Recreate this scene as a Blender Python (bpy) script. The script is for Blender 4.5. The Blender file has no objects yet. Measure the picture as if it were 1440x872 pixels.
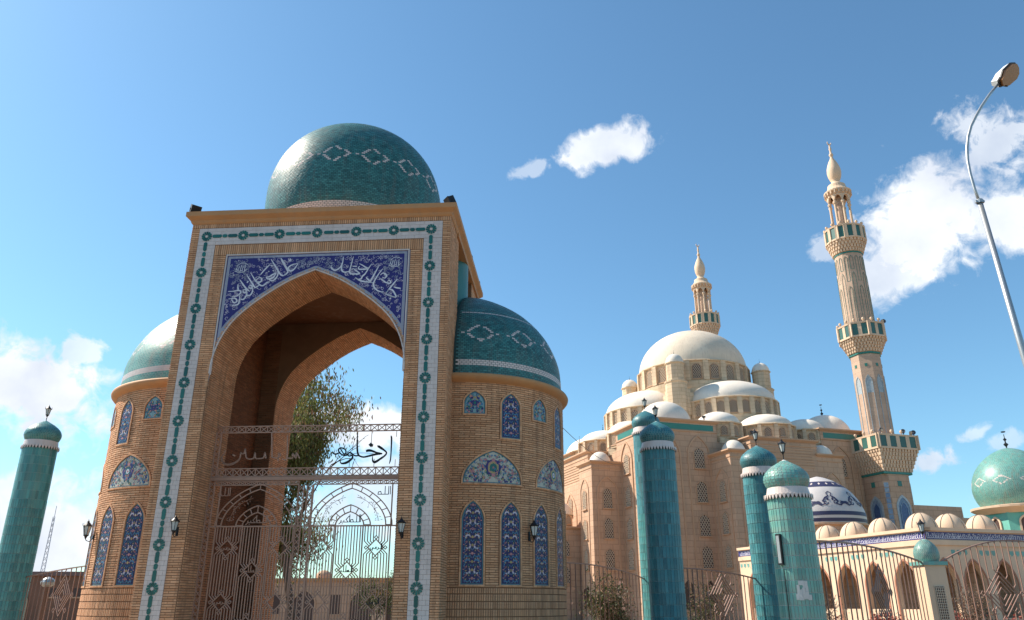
import bpy, math, random, bmesh
from math import sin, cos, pi, radians, sqrt, atan2
from mathutils import Vector, Matrix
sc = bpy.context.scene
COL = sc.collection
R = random.Random(7)
# ---------------------------------------------------------------- camera, sun, sky, exposure
PITCH = math.atan(.38)
cam = bpy.data.cameras.new("camera"); cam.lens = 36 * 1090 / 1440; cam.sensor_width = 36
cam.clip_start = .1; cam.clip_end = 6000
co = bpy.data.objects.new("camera", cam); COL.objects.link(co)
co.location = (0, 0, 1.6); co.rotation_euler = (pi / 2 + PITCH, 0, 0); sc.camera = co
SUN_AZ = radians(-70)      # direction towards the sun, clockwise from +Y
SUN_EL = radians(44)
S = Vector((sin(SUN_AZ) * cos(SUN_EL), cos(SUN_AZ) * cos(SUN_EL), sin(SUN_EL)))
sl = bpy.data.lights.new("sun", 'SUN'); sl.energy = 5.0; sl.angle = radians(.5); sl.color = (1, .90, .77)
so = bpy.data.objects.new("sun", sl); COL.objects.link(so)
so.rotation_euler = S.to_track_quat('Z', 'Y').to_euler(); so.location = (-60, 60, 80)
sc.view_settings.view_transform = 'Standard'; sc.view_settings.look = 'None'
sc.view_settings.exposure = .66; sc.view_settings.gamma = 1

W = bpy.data.worlds.new("World"); sc.world = W; W.use_nodes = True
nt = W.node_tree; nt.nodes.clear()
def N(t, typ, **k):
    n = t.nodes.new(typ)
    for a, b in k.items():
        if a in n.inputs.keys() if not isinstance(a, int) else False: n.inputs[a].default_value = b
        else: setattr(n, a, b)
    return n
def L(t, a, b): t.links.new(a, b)
def MATH(t, op, a, b=None, c=None, clamp=False):
    n = t.nodes.new('ShaderNodeMath'); n.operation = op; n.use_clamp = clamp
    for i, v in enumerate((a, b, c)):
        if v is None: continue
        if isinstance(v, (int, float)): n.inputs[i].default_value = v
        else: t.links.new(v, n.inputs[i])
    return n.outputs[0]
sky = nt.nodes.new('ShaderNodeTexSky'); sky.sky_type = 'NISHITA'; sky.sun_disc = False
sky.sun_elevation = SUN_EL; sky.sun_rotation = SUN_AZ
sky.air_density = 1.0; sky.dust_density = .5; sky.ozone_density = 1.4
tc = nt.nodes.new('ShaderNodeTexCoord')
DIR = tc.outputs['Generated']
def pixdir(x, y):
    a = (x - 720) / 1090; b = (436 - y) / 1090
    return Vector((a, cos(PITCH) - b * sin(PITCH), sin(PITCH) + b * cos(PITCH))).normalized()
def dotn(v, node):
    n = nt.nodes.new('ShaderNodeVectorMath'); n.operation = 'DOT_PRODUCT'
    L(nt, node, n.inputs[0]); n.inputs[1].default_value = v; return n.outputs['Value']
wn = nt.nodes.new('ShaderNodeTexNoise'); wn.inputs['Scale'].default_value = 13; wn.inputs['Detail'].default_value = 9
wn.inputs['Roughness'].default_value = .62; L(nt, DIR, wn.inputs['Vector'])
wn2 = nt.nodes.new('ShaderNodeTexNoise'); wn2.inputs['Scale'].default_value = 42; wn2.inputs['Detail'].default_value = 8
wn2.inputs['Roughness'].default_value = .6; wn2.inputs['Distortion'].default_value = .6; L(nt, DIR, wn2.inputs['Vector'])
nz = MATH(nt, 'ADD', MATH(nt, 'MULTIPLY', MATH(nt, 'SUBTRACT', wn.outputs[0], .5), 2.6),
          MATH(nt, 'MULTIPLY', MATH(nt, 'SUBTRACT', wn2.outputs[0], .5), 1.9))
# clouds stand in fixed directions of the sky: x, y, half width, half height (of the 1440 px frame), tilt, opacity
CL = [(850, 206, 74, 34, 8, .95), (741, 240, 34, 13, 15, .5), (1315, 305, 122, 112, 25, 1.0), (1400, 205, 60, 85, 35, .8),
      (1420, 300, 110, 75, 0, .95), (1250, 385, 80, 50, 10, .9), (1172, 350, 40, 24, 0, .6),
      (20, 540, 200, 92, -12, 1.0), (105, 495, 40, 26, 0, .8), (50, 760, 210, 110, 0, 1.0), (-10, 690, 110, 36, 0, .9), (-160, 500, 160, 90, 0, .9),
      (530, 600, 120, 42, 0, .95), (560, 700, 160, 70, 0, .8), (1312, 648, 52, 28, 0, .85), (1368, 612, 30, 14, 20, .6),
      (1395, 705, 40, 26, 0, .9), (1412, 620, 34, 18, 0, .5), (620, 640, 60, 30, 0, .7),
      (-260, 640, 160, 70, 0, 1), (-450, 420, 120, 60, 0, .9), (1640, 420, 120, 60, 0, .9), (1780, 640, 150, 60, 0, .9),
      (1900, 180, 140, 50, 0, .8), (-700, 760, 200, 60, 0, 1)]
mask = None
for (x, y, hw, hh, tilt, op) in CL:
    d = pixdir(x, y); r = Vector((d.y, -d.x, 0)).normalized(); u = r.cross(d)
    sc_ = (1 / 1090) * (pixdir(x + 5, y) - pixdir(x - 5, y)).length / (10 / 1090)
    t_ = radians(tilt); r, u = r * cos(t_) + u * sin(t_), u * cos(t_) - r * sin(t_)
    dx = dotn(r / (hw * sc_), DIR); dy = dotn(u / (hh * sc_), DIR)
    q = MATH(nt, 'SQRT', MATH(nt, 'ADD', MATH(nt, 'MULTIPLY', dx, dx), MATH(nt, 'MULTIPLY', dy, dy)))
    m = MATH(nt, 'ADD', MATH(nt, 'MULTIPLY', MATH(nt, 'SUBTRACT', 1.0, q), 1.5), MATH(nt, 'MULTIPLY', nz, .92 if hw > 60 else 1.5))
    m = MATH(nt, 'MULTIPLY', MATH(nt, 'MULTIPLY', m, 1.6, clamp=True), op)
    m = MATH(nt, 'MULTIPLY', m, MATH(nt, 'GREATER_THAN', dotn(d, DIR), 0))
    mask = m if mask is None else MATH(nt, 'MAXIMUM', mask, m)
mask = MATH(nt, 'POWER', mask, 1.25)
cr = nt.nodes.new('ShaderNodeValToRGB'); cr.color_ramp.elements[0].position = .3; cr.color_ramp.elements[1].position = .62
cr.color_ramp.elements[0].color = (4.1, 4.5, 5.3, 1); cr.color_ramp.elements[1].color = (6.1, 6.35, 6.65, 1)
wn3 = nt.nodes.new('ShaderNodeTexNoise'); wn3.inputs['Scale'].default_value = 12; wn3.inputs['Detail'].default_value = 6
L(nt, DIR, wn3.inputs['Vector']); L(nt, wn3.outputs[0], cr.inputs[0])
# soft brightening of the clear sky towards the horizon
sep = nt.nodes.new('ShaderNodeSeparateXYZ'); L(nt, DIR, sep.inputs[0])
tint = nt.nodes.new('ShaderNodeMix'); tint.data_type = 'RGBA'; tint.blend_type = 'MULTIPLY'; tint.inputs[0].default_value = 1
L(nt, sky.outputs[0], tint.inputs[6]); tint.inputs[7].default_value = (.71, 1.005, 1.07, 1)
mx = nt.nodes.new('ShaderNodeMix'); mx.data_type = 'RGBA'
L(nt, mask, mx.inputs[0]); L(nt, tint.outputs[2], mx.inputs[6]); L(nt, cr.outputs[0], mx.inputs[7])
bg = nt.nodes.new('ShaderNodeBackground'); bg.inputs[1].default_value = .109
L(nt, mx.outputs[2], bg.inputs[0])
wo = nt.nodes.new('ShaderNodeOutputWorld'); L(nt, bg.outputs[0], wo.inputs[0])

# ---------------------------------------------------------------- materials
MATS = {}
def mat(name, col, rough=.8, var=.12, noise=.12, nscale=3., bump=0., bscale=40., col2=None, dirt=0., metal=0., coat=0., spec=.5,
        blocks=None, emit=0, dcol=(.30, .22, .16)):
    """col: base; var: value change from piece to piece; noise: soft mottling; col2: second colour chosen per piece; dirt: streaks"""
    m = bpy.data.materials.new(name); m.use_nodes = True; t = m.node_tree
    b = t.nodes['Principled BSDF']; MATS[name] = m
    b.inputs['Roughness'].default_value = rough; b.inputs['Metallic'].default_value = metal
    b.inputs['Specular IOR Level'].default_value = spec
    b.inputs['Coat Weight'].default_value = coat; b.inputs['Coat Roughness'].default_value = .12
    g = t.nodes.new('ShaderNodeNewGeometry'); oi = t.nodes.new('ShaderNodeObjectInfo'); tcn = t.nodes.new('ShaderNodeTexCoord')
    rnd = MATH(t, 'FRACT', MATH(t, 'ADD', g.outputs['Random Per Island'], oi.outputs['Random']))
    P = tcn.outputs['Object']
    base = t.nodes.new('ShaderNodeRGB'); base.outputs[0].default_value = (*col, 1); c = base.outputs[0]
    def mixc(fac, a, bb, mode='MIX'):
        n = t.nodes.new('ShaderNodeMix'); n.data_type = 'RGBA'; n.blend_type = mode
        for i, v in ((0, fac), (6, a), (7, bb)):
            if isinstance(v, (int, float)): n.inputs[i].default_value = v
            elif isinstance(v, tuple): n.inputs[i].default_value = (*v, 1)
            else: L(t, v, n.inputs[i])
        return n.outputs[2]
    if col2:
        r2 = MATH(t, 'FRACT', MATH(t, 'MULTIPLY', rnd, 7.31)); c = mixc(r2, c, tuple(col2))
    if var:
        f = MATH(t, 'ADD', 1 - var, MATH(t, 'MULTIPLY', rnd, 2 * var)); n = t.nodes.new('ShaderNodeVectorMath'); n.operation = 'SCALE'
        L(t, c, n.inputs[0]); L(t, f, n.inputs['Scale']); c = n.outputs[0]
    if noise:
        nn = t.nodes.new('ShaderNodeTexNoise'); nn.inputs['Scale'].default_value = nscale; nn.inputs['Detail'].default_value = 7
        nn.inputs['Roughness'].default_value = .65; L(t, P, nn.inputs['Vector'])
        f = MATH(t, 'ADD', 1 - noise * 2, MATH(t, 'MULTIPLY', nn.outputs[0], 4 * noise)); n = t.nodes.new('ShaderNodeVectorMath'); n.operation = 'SCALE'
        L(t, c, n.inputs[0]); L(t, f, n.inputs['Scale']); c = n.outputs[0]
    if noise:          # slow change of tone over metres
        nn = t.nodes.new('ShaderNodeTexNoise'); nn.inputs['Scale'].default_value = .45; nn.inputs['Detail'].default_value = 3; L(t, P, nn.inputs['Vector'])
        f = MATH(t, 'ADD', .80, MATH(t, 'MULTIPLY', nn.outputs[0], .40)); n = t.nodes.new('ShaderNodeVectorMath'); n.operation = 'SCALE'
        L(t, c, n.inputs[0]); L(t, f, n.inputs['Scale']); c = n.outputs[0]
    if dirt:
        mp_ = t.nodes.new('ShaderNodeMapping'); mp_.inputs['Scale'].default_value = (4, 4, .35); L(t, P, mp_.inputs[0])
        nn = t.nodes.new('ShaderNodeTexNoise'); nn.inputs['Scale'].default_value = 1.6; nn.inputs['Detail'].default_value = 5; L(t, mp_.outputs[0], nn.inputs['Vector'])
        f = MATH(t, 'MULTIPLY', MATH(t, 'MULTIPLY', MATH(t, 'SUBTRACT', nn.outputs[0], .5), 5, clamp=True), dirt)
        c = mixc(f, c, dcol)
    hgt = None
    if blocks:
        bw, bh, mort = blocks
        sx = t.nodes.new('ShaderNodeSeparateXYZ'); L(t, P, sx.inputs[0])
        nx = t.nodes.new('ShaderNodeCombineXYZ')
        L(t, MATH(t, 'ADD', sx.outputs[0], sx.outputs[1]), nx.inputs[0]); L(t, sx.outputs[2], nx.inputs[1])
        bt = t.nodes.new('ShaderNodeTexBrick'); bt.inputs['Scale'].default_value = 1; bt.inputs['Brick Width'].default_value = bw
        bt.inputs['Row Height'].default_value = bh; bt.inputs['Mortar Size'].default_value = mort; bt.inputs['Mortar Smooth'].default_value = .3
        bt.inputs['Color1'].default_value = (.93, .93, .93, 1); bt.inputs['Color2'].default_value = (1.07, 1.06, 1.05, 1); bt.inputs['Mortar'].default_value = (.79, .76, .73, 1)
        L(t, nx.outputs[0], bt.inputs['Vector']); c = mixc(1., c, bt.outputs['Color'], 'MULTIPLY')
        hgt = MATH(t, 'MULTIPLY', MATH(t, 'SUBTRACT', 1, bt.outputs['Fac']), 1)
    L(t, c, b.inputs['Base Color'])
    if bump or hgt is not None:
        nn = t.nodes.new('ShaderNodeTexNoise'); nn.inputs['Scale'].default_value = bscale; nn.inputs['Detail'].default_value = 4; L(t, P, nn.inputs['Vector'])
        h = MATH(t, 'MULTIPLY', nn.outputs[0], max(bump, .15))
        if hgt is not None: h = MATH(t, 'ADD', h, hgt)
        bp = t.nodes.new('ShaderNodeBump'); bp.inputs['Strength'].default_value = .5; bp.inputs['Distance'].default_value = .012 if hgt is None else .02
        L(t, h, bp.inputs['Height']); L(t, bp.outputs[0], b.inputs['Normal'])
    if emit:
        b.inputs['Emission Color'].default_value = (*col, 1); b.inputs['Emission Strength'].default_value = emit
    return m
BRICK = mat('brick', (.70, .39, .215), .85, .13, .08, 2.5, .5, 60, col2=(.60, .30, .15), dirt=.5, dcol=(.24, .13, .075))
MORTAR = mat('mortar', (.22, .12, .065), .95, 0, .15, 3, .3)
SHADED_IN = mat('shaded_interior', (.17, .07, .03), .9, 0, .12, 1.2, .3, dirt=.2)  # brick tone darkened, shade inside the gate put into the colour
ORANGE = mat('cornice_paint', (.52, .25, .10), .7, 0, .10, 2, .2, dirt=.2)
WTILE = mat('white_tile', (.66, .56, .51), .35, .05, .07, 2.5, .1, dirt=.18)
TEALG = mat('teal_glaze', (.008, .10, .085), .3, .2, .1, 4, col2=(.012, .14, .115))
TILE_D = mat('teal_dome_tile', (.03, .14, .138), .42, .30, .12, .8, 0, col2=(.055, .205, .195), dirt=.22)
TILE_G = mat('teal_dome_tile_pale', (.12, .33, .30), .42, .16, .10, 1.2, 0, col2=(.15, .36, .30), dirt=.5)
TILE_P = mat('pillar_tile', (.05, .23, .235), .42, .22, .10, 1.5, 0, col2=(.08, .29, .28), dirt=.18)
TILE_PL = mat('pillar_tile_pale', (.12, .36, .36), .34, .2, .12, 1.5, 0, col2=(.18, .42, .40), dirt=.2)
GROUT = mat('grout', (.03, .07, .068), .9, 0, .1)
GROUT_P = mat('pillar_grout', (.26, .38, .38), .8, 0, .1)
GROUT_W = mat('grout_pale', (.55, .56, .54), .9, 0, .1)
NAVY = mat('navy_tile', (.020, .009, .145), .35, .1, .12, 8)
IRON2 = mat('fence_iron', (.27, .15, .11), .55, .06, .14, 6, metal=.1)
FRAMEB = mat('turquoise_edge_tile', (.05, .17, .22), .35, .1, .1, 10)
NAVY2 = mat('deep_navy_tile', (.010, .006, .085), .35, .1, .12, 8)
PALET = mat('pale_turquoise_tile', (.20, .34, .36), .35, .1, .1, 10)
LILAC = mat('lilac_glaze', (.58, .50, .58), .4, .1, .1, 10)
SKYB = mat('light_blue_glaze', (.06, .18, .34), .35, .12, .1, 10)
PINK = mat('pink_glaze', (.50, .20, .20), .4, .15, .1, 10)
GOLD = mat('ochre_glaze', (.42, .30, .12), .4, .15, .1, 10)
WHITEG = mat('white_glaze', (.72, .70, .74), .35, .05, .06, 10)
GREYB = mat('grey_blue_glaze', (.34, .34, .40), .4, .12, .1, 10)
CREAMG = mat('cream_glaze', (.50, .47, .38), .4, .08, .1, 10)
IRON = mat('gate_iron', (.40, .235, .165), .55, .06, .12, 6, metal=.1)
BLACK = mat('black_iron', (.018, .018, .02), .45, .1, .1, 6, metal=.3)
GLASS = mat('lantern_glass', (.55, .60, .58), .12, .1, .05, 6, spec=.9)
STONE = mat('cream_stone', (.66, .50, .335), .85, 0, .09, .6, .3, 20, blocks=(1.0, .42, .03), dirt=.25)
PLAST = mat('tan_stone_cladding', (.54, .345, .228), .85, 0, .06, .5, .3, 20, blocks=(1.2, .55, .032), dirt=.3)
TRIM = mat('tan_trim', (.54, .335, .21), .8, 0, .07, 1)
DOMEW = mat('white_dome_plaster', (.76, .68, .58), .7, 0, .07, .5, .2, 8, dirt=.12)
CREAM = mat('cream_plaster', (.68, .49, .335), .75, 0, .07, 1, .2, dirt=.08)
LATT = mat('window_lattice', (.68, .54, .40), .8, 0, .05, 2)
DARK = mat('dark_opening', (.075, .04, .03), .5, 0, .1, 3)
GREENB = mat('green_band_tile', (.03, .19, .15), .4, .1, .1, 3)
GREENP = mat('green_balustrade_panel', (.035, .12, .10), .4, .1, .1, 3)
MINT = mat('mint_plaster', (.13, .42, .34), .6, 0, .08, 2, dirt=.1)
STEEL = mat('galvanised_steel', (.42, .43, .43), .42, 0, .08, 8, metal=.7)
LAMPH = mat('lamp_housing', (.75, .76, .75), .45, 0, .05, 5)
LENS = mat('amber_lens', (.32, .14, .05), .25, 0, .2, 20)
ASPH = mat('asphalt', (.055, .055, .055), .9, 0, .2, .4, .6, 50)
PAVE = mat('paving', (.36, .265, .18), .85, 0, .12, .3, .4, 30, blocks=(.6, .6, .02))
BARK = mat('bark', (.14, .10, .075), .9, .1, .2, 8, .8, 30)
def leafmat(name, c, c2):
    m = mat(name, c, .6, .35, 0, 1, col2=c2)
    t = m.node_tree; b = t.nodes['Principled BSDF']; tl = t.nodes.new('ShaderNodeBsdfTranslucent'); mx_ = t.nodes.new('ShaderNodeMixShader'); mx_.inputs[0].default_value = .4
    L(t, b.inputs['Base Color'].links[0].from_socket, tl.inputs[0]); L(t, b.outputs[0], mx_.inputs[1]); L(t, tl.outputs[0], mx_.inputs[2]); L(t, mx_.outputs[0], t.nodes['Material Output'].inputs[0])
    return m
LEAF = leafmat('olive_leaf', (.13, .17, .045), (.21, .19, .06))
LEAF2 = leafmat('dry_russet_leaf', (.28, .15, .10), (.20, .14, .08))
LEAF3 = leafmat('shrub_leaf', (.04, .075, .02), (.09, .09, .03))
FLOWER = leafmat('red_bloom', (.35, .06, .03), (.22, .05, .03))
RIBLINE = mat('dark_joint', (.22, .17, .13), .8, 0, .1)
SPKR = mat('loudspeaker_grey', (.10, .11, .14), .6, 0, .1)

# ---------------------------------------------------------------- mesh helpers
class MB:
    def __init__(s): s.v = []; s.f = []; s.m = []
    def add(s, vs, fs, m=0):
        k = len(s.v); s.v.extend(vs); s.f.extend([tuple(i + k for i in f) for f in fs]); s.m.extend([m] * len(fs)); return s
    def box(s, x0, y0, z0, x1, y1, z1, m=0):
        return s.add([(x0, y0, z0), (x1, y0, z0), (x1, y1, z0), (x0, y1, z0), (x0, y0, z1), (x1, y0, z1), (x1, y1, z1), (x0, y1, z1)],
                     [(0, 3, 2, 1), (4, 5, 6, 7), (0, 1, 5, 4), (1, 2, 6, 5), (2, 3, 7, 6), (3, 0, 4, 7)], m)
    def obox(s, c, ax, ay, az, m=0):
        c = Vector(c); ax = Vector(ax); ay = Vector(ay); az = Vector(az)
        vs = [tuple(c + ax * i + ay * j + az * k) for k in (-1, 1) for i, j in ((-1, -1), (1, -1), (1, 1), (-1, 1))]
        return s.add(vs, [(0, 3, 2, 1), (4, 5, 6, 7), (0, 1, 5, 4), (1, 2, 6, 5), (2, 3, 7, 6), (3, 0, 4, 7)], m)
    def seg(s, a, b, w, t=None, up=(0, 1, 0), m=0):
        a = Vector(a); b = Vector(b); d = b - a; l = d.length
        if l < 1e-6: return s
        d /= l; u = Vector(up); n = d.cross(u)
        if n.length < 1e-3: u = Vector((1, 0, 0)); n = d.cross(u)
        n.normalize(); u = n.cross(d)
        return s.obox((a + b) / 2, d * (l / 2 + w * .3), n * w / 2, u * (t or w) / 2, m)
    def lathe(s, prof, n=24, c=(0, 0), a0=0, a1=2 * pi, m=0, phase=0):
        full = abs(a1 - a0 - 2 * pi) < 1e-6; k = n if full else n + 1; vs = []
        for (r, z) in prof:
            for i in range(k):
                a = a0 + phase + (a1 - a0) * i / n; vs.append((c[0] + r * cos(a), c[1] + r * sin(a), z))
        fs = []
        for j in range(len(prof) - 1):
            for i in range(n):
                i2 = (i + 1) % k
                fs.append((j * k + i, j * k + i2, (j + 1) * k + i2, (j + 1) * k + i))
        return s.add(vs, fs, m)
    def prism(s, poly, z0, z1, m=0, axis='z'):
        n = len(poly)
        if axis == 'z': vs = [(x, y, z0) for x, y in poly] + [(x, y, z1) for x, y in poly]
        elif axis == 'y': vs = [(x, z0, y) for x, y in poly] + [(x, z1, y) for x, y in poly]
        else: vs = [(z0, x, y) for x, y in poly] + [(z1, x, y) for x, y in poly]
        fs = [tuple(range(n))[::-1], tuple(range(n, 2 * n))] + [(i, (i + 1) % n, n + (i + 1) % n, n + i) for i in range(n)]
        return s.add(vs, fs, m)
    def tube(s, path, r, n=6, m=0):
        pts = [Vector(p) for p in path]; rs = r if isinstance(r, (list, tuple)) else [r] * len(pts); vs = []; pu = None
        for i, p in enumerate(pts):
            d = (pts[min(i + 1, len(pts) - 1)] - pts[max(i - 1, 0)]).normalized()
            u = d.cross(Vector((0, 0, 1)) if abs(d.z) < .95 else Vector((1, 0, 0))) if pu is None else (pu - d * pu.dot(d))
            u.normalize(); pu = u; w = d.cross(u)
            for k in range(n):
                a = 2 * pi * k / n; vs.append(tuple(p + (u * cos(a) + w * sin(a)) * rs[i]))
        fs = [(j * n + k, j * n + (k + 1) % n, (j + 1) * n + (k + 1) % n, (j + 1) * n + k) for j in range(len(pts) - 1) for k in range(n)]
        fs += [tuple(range(n))[::-1], tuple(range((len(pts) - 1) * n, len(pts) * n))]
        return s.add(vs, fs, m)
    def xf(s, fn): s.v = [tuple(fn(*p)) for p in s.v]; return s
    def mesh(s, name, mats, smooth=False):
        me = bpy.data.meshes.new(name); me.from_pydata(s.v, [], s.f)
        for m in (mats if isinstance(mats, (list, tuple)) else [mats]): me.materials.append(m)
        me.polygons.foreach_set('material_index', s.m)
        if smooth: me.polygons.foreach_set('use_smooth', [True] * len(s.f))
        me.update(); return me
    def build(s, name, mats, parent=None, smooth=False, fix=True, **k):
        me = s.mesh(name, mats, smooth)
        if fix and len(s.f) < 60000:
            bm = bmesh.new(); bm.from_mesh(me); bmesh.ops.recalc_face_normals(bm, faces=bm.faces); bm.to_mesh(me); bm.free()
        return link(name, me, parent, **k)
def link(name, me, parent=None, loc=None, rot=None, **k):
    o = bpy.data.objects.new(name, me); COL.objects.link(o)
    if parent: o.parent = parent
    if loc: o.location = loc
    if rot: o.rotation_euler = rot
    for a, b in k.items(): o[a] = b
    return o
def thing(name, label, cat, loc=(0, 0, 0), rz=0, group=None):
    o = link(name, None, None, loc, (0, 0, rz), label=label, category=cat)
    if group: o['group'] = group
    return o
def copytree(o, parent=None, cmap=None):
    c = o.copy(); COL.objects.link(c)
    if parent: c.parent = parent
    for ch in o.children: copytree(ch, c)
    return c
def autosmooth(me, ang=35):
    me.polygons.foreach_set('use_smooth', [True] * len(me.polygons))
    me.set_sharp_from_angle(angle=radians(ang))
def arch(hw, z0, zs, za, n=14, cx=0, k=.62):
    """pointed arch outline (closed polygon) from the bottom left: half width, bottom, springing, apex"""
    p = [(cx - hw, z0)]
    for i in range(n + 1):
        t = i / n; a = t * pi / 2
        x = -hw * cos(a) ** 1.0; z = sin(a)
        xx = -hw * (1 - t) ** .0 * cos(a); zz = zs + (za - zs) * (k * sin(a) + (1 - k) * (1 - abs(xx) / hw))
        p.append((cx + xx, zz))
    q = [(2 * cx - x, z) for x, z in p[:-1]][::-1]
    return p + q
def outline_ring(poly, w):
    """offset a closed polygon outwards"""
    n = len(poly); out = []
    A = sum(poly[i][0] * poly[(i + 1) % n][1] - poly[(i + 1) % n][0] * poly[i][1] for i in range(n))
    sg = 1 if A > 0 else -1
    for i in range(n):
        p = Vector(poly[i - 1]); c = Vector(poly[i]); q = Vector(poly[(i + 1) % n])
        d1 = (c - p); d2 = (q - c)
        if d1.length < 1e-6: d1 = d2
        if d2.length < 1e-6: d2 = d1
        d1.normalize(); d2.normalize()
        n1 = Vector((d1.y, -d1.x)) * sg; n2 = Vector((d2.y, -d2.x)) * sg
        m = n1 + n2; l = max(m.length, .5); m = m / l; s_ = w / max(.55, m.dot(n1))
        out.append(tuple(c + m * s_))
    return out
def ringstrip(mb, inner, outer, fn, m=0, closed=True):
    """flat ring between two outlines, laid on a surface by fn(x, y)"""
    n = len(inner); k = n if closed else n - 1
    for i in range(k):
        j = (i + 1) % n
        mb.add([fn(*inner[i]), fn(*inner[j]), fn(*outer[j]), fn(*outer[i])], [(0, 1, 2, 3)], m)
def moulding(mb, inner, w, fn3, t, m=0, closed=True):
    """raised rim following an outline: fn3(x, y, height)"""
    outer = outline_ring(inner, w); n = len(inner); k = n if closed else n - 1
    for i in range(k):
        j = (i + 1) % n
        a, b, c, d = inner[i], inner[j], outer[j], outer[i]
        mb.add([fn3(*a, t), fn3(*b, t), fn3(*c, t), fn3(*d, t), fn3(*a, 0), fn3(*b, 0), fn3(*c, 0), fn3(*d, 0)],
               [(0, 1, 2, 3), (0, 4, 5, 1), (2, 6, 7, 3)], m)
# ---------------------------------------------------------------- ground
g = MB(); g.add([(-2500, -400, 0), (2500, -400, 0), (2500, 4500, 0), (-2500, 4500, 0)], [(0, 1, 2, 3)]); g.build('ground', PAVE, kind='structure')
g = MB(); g.add([(-400, -8, .004), (400, -8, .004), (400, 9.5, .004), (-400, 9.5, .004)], [(0, 1, 2, 3)]); g.build('road', ASPH, kind='structure')
g = MB(); g.box(-400, 9.5, 0, 400, 9.8, .13); g.build('kerb', mat('concrete', (.4, .39, .37), .9, 0, .1), kind='structure')
# ================================================================ the great gate
gate = thing('monumental_gate', 'tall brick archway gate with turquoise dome, blue inscription and a round domed tower each side',
             'gate', (-8.5103, 18.509, 0), radians(-4.2))
GX = gate.matrix_basis.copy() if False else Matrix.Translation((-8.5103, 18.509, 0)) @ Matrix.Rotation(radians(-4.2), 4, 'Z')
GC = 3.475; GT = 11.15; GD = 5.95
def crom(pts, n):
    out = []
    for i in range(len(pts) - 1):
        p0 = Vector(pts[max(i - 1, 0)]); p1 = Vector(pts[i]); p2 = Vector(pts[i + 1]); p3 = Vector(pts[min(i + 2, len(pts) - 1)])
        for k in range(n):
            t = k / n; out.append(tuple(.5 * ((2 * p1) + (p2 - p0) * t + (2 * p0 - 5 * p1 + 4 * p2 - p3) * t * t + (3 * p1 - p0 - 3 * p2 + p3) * t ** 3)))
    out.append(tuple(pts[-1])); return out
HALF = crom([(2.43, 6.6), (2.41, 7.3), (2.24, 7.88), (1.93, 8.37), (1.36, 8.88), (.66, 9.34), (0, 9.63)], 4)
PROF = [(GC - x, z) for x, z in HALF] + [(GC + x, z) for x, z in HALF[:-1][::-1]]
def arch_slab(mb, d0, d1, top):
    x0, x1 = PROF[0][0], PROF[-1][0]
    mb.box(.02, d0, 0, x0, d1, top); mb.box(x1, d0, 0, 6.93, d1, top)
    for i in range(len(PROF) - 1):
        (a, za), (b, zb) = PROF[i], PROF[i + 1]
        mb.prism([(a, za), (b, zb), (b, top), (a, top)], d0, d1, axis='y')
m = MB(); arch_slab(m, .02, 1.5, GT); m.build('front_wall', MORTAR, gate)
m = MB(); arch_slab(m, 4.45, GD, GT); m.build('rear_wall', MORTAR, gate)
for q_ in (.35, 6.4): m = MB(); m.box(q_, 1.5, 0, q_ + .2, 4.45, GT); m.build('side_wall', [SHADED_IN], gate)
m = MB(); m.box(.55, 1.5, 9.8, 6.4, 4.45, 9.95); m.build('ceiling', SHADED_IN, gate)
# thin plaster over the inner face of the rear wall above its arch, and flank facing
def frame_ring(mb, off, z, dz):
    pass
m = MB()
prof = [(0, 11.06), (.03, 11.10), (.05, 11.16), (.13, 11.23), (.15, 11.25), (.15, 11.38), (-.35, 11.38)]
def rect_sweep(mb, x0, y0, x1, y1, prof, mi=0):
    k = len(prof); vs = []
    for (o, z) in prof:
        vs += [(x0 - o, y0 - o, z), (x1 + o, y0 - o, z), (x1 + o, y1 + o, z), (x0 - o, y1 + o, z)]
    fs = [(j * 4 + i, j * 4 + (i + 1) % 4, (j + 1) * 4 + (i + 1) % 4, (j + 1) * 4 + i) for j in range(k - 1) for i in range(4)]
    mb.add(vs, fs, mi)
rect_sweep(m, 0, 0, 6.95, GD + .1, prof); m.box(.3, .3, 11.0, 6.65, GD - .2, 11.3); m.box(6.55, 1.1, 11.0, 7.0, GD, 11.12)
m.build('cornice', ORANGE, gate)
m = MB(); m.box(6.6, 1.5, 0, 6.64, 4.45, GT); m.build('flank_facing', ORANGE, gate)
m = MB(); m.lathe([(.55, 9.0), (.55, 11.05)], 20, (6.45, 3.1), -pi / 2, pi / 2); m.build('flank_turret', TILE_D, gate)
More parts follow.
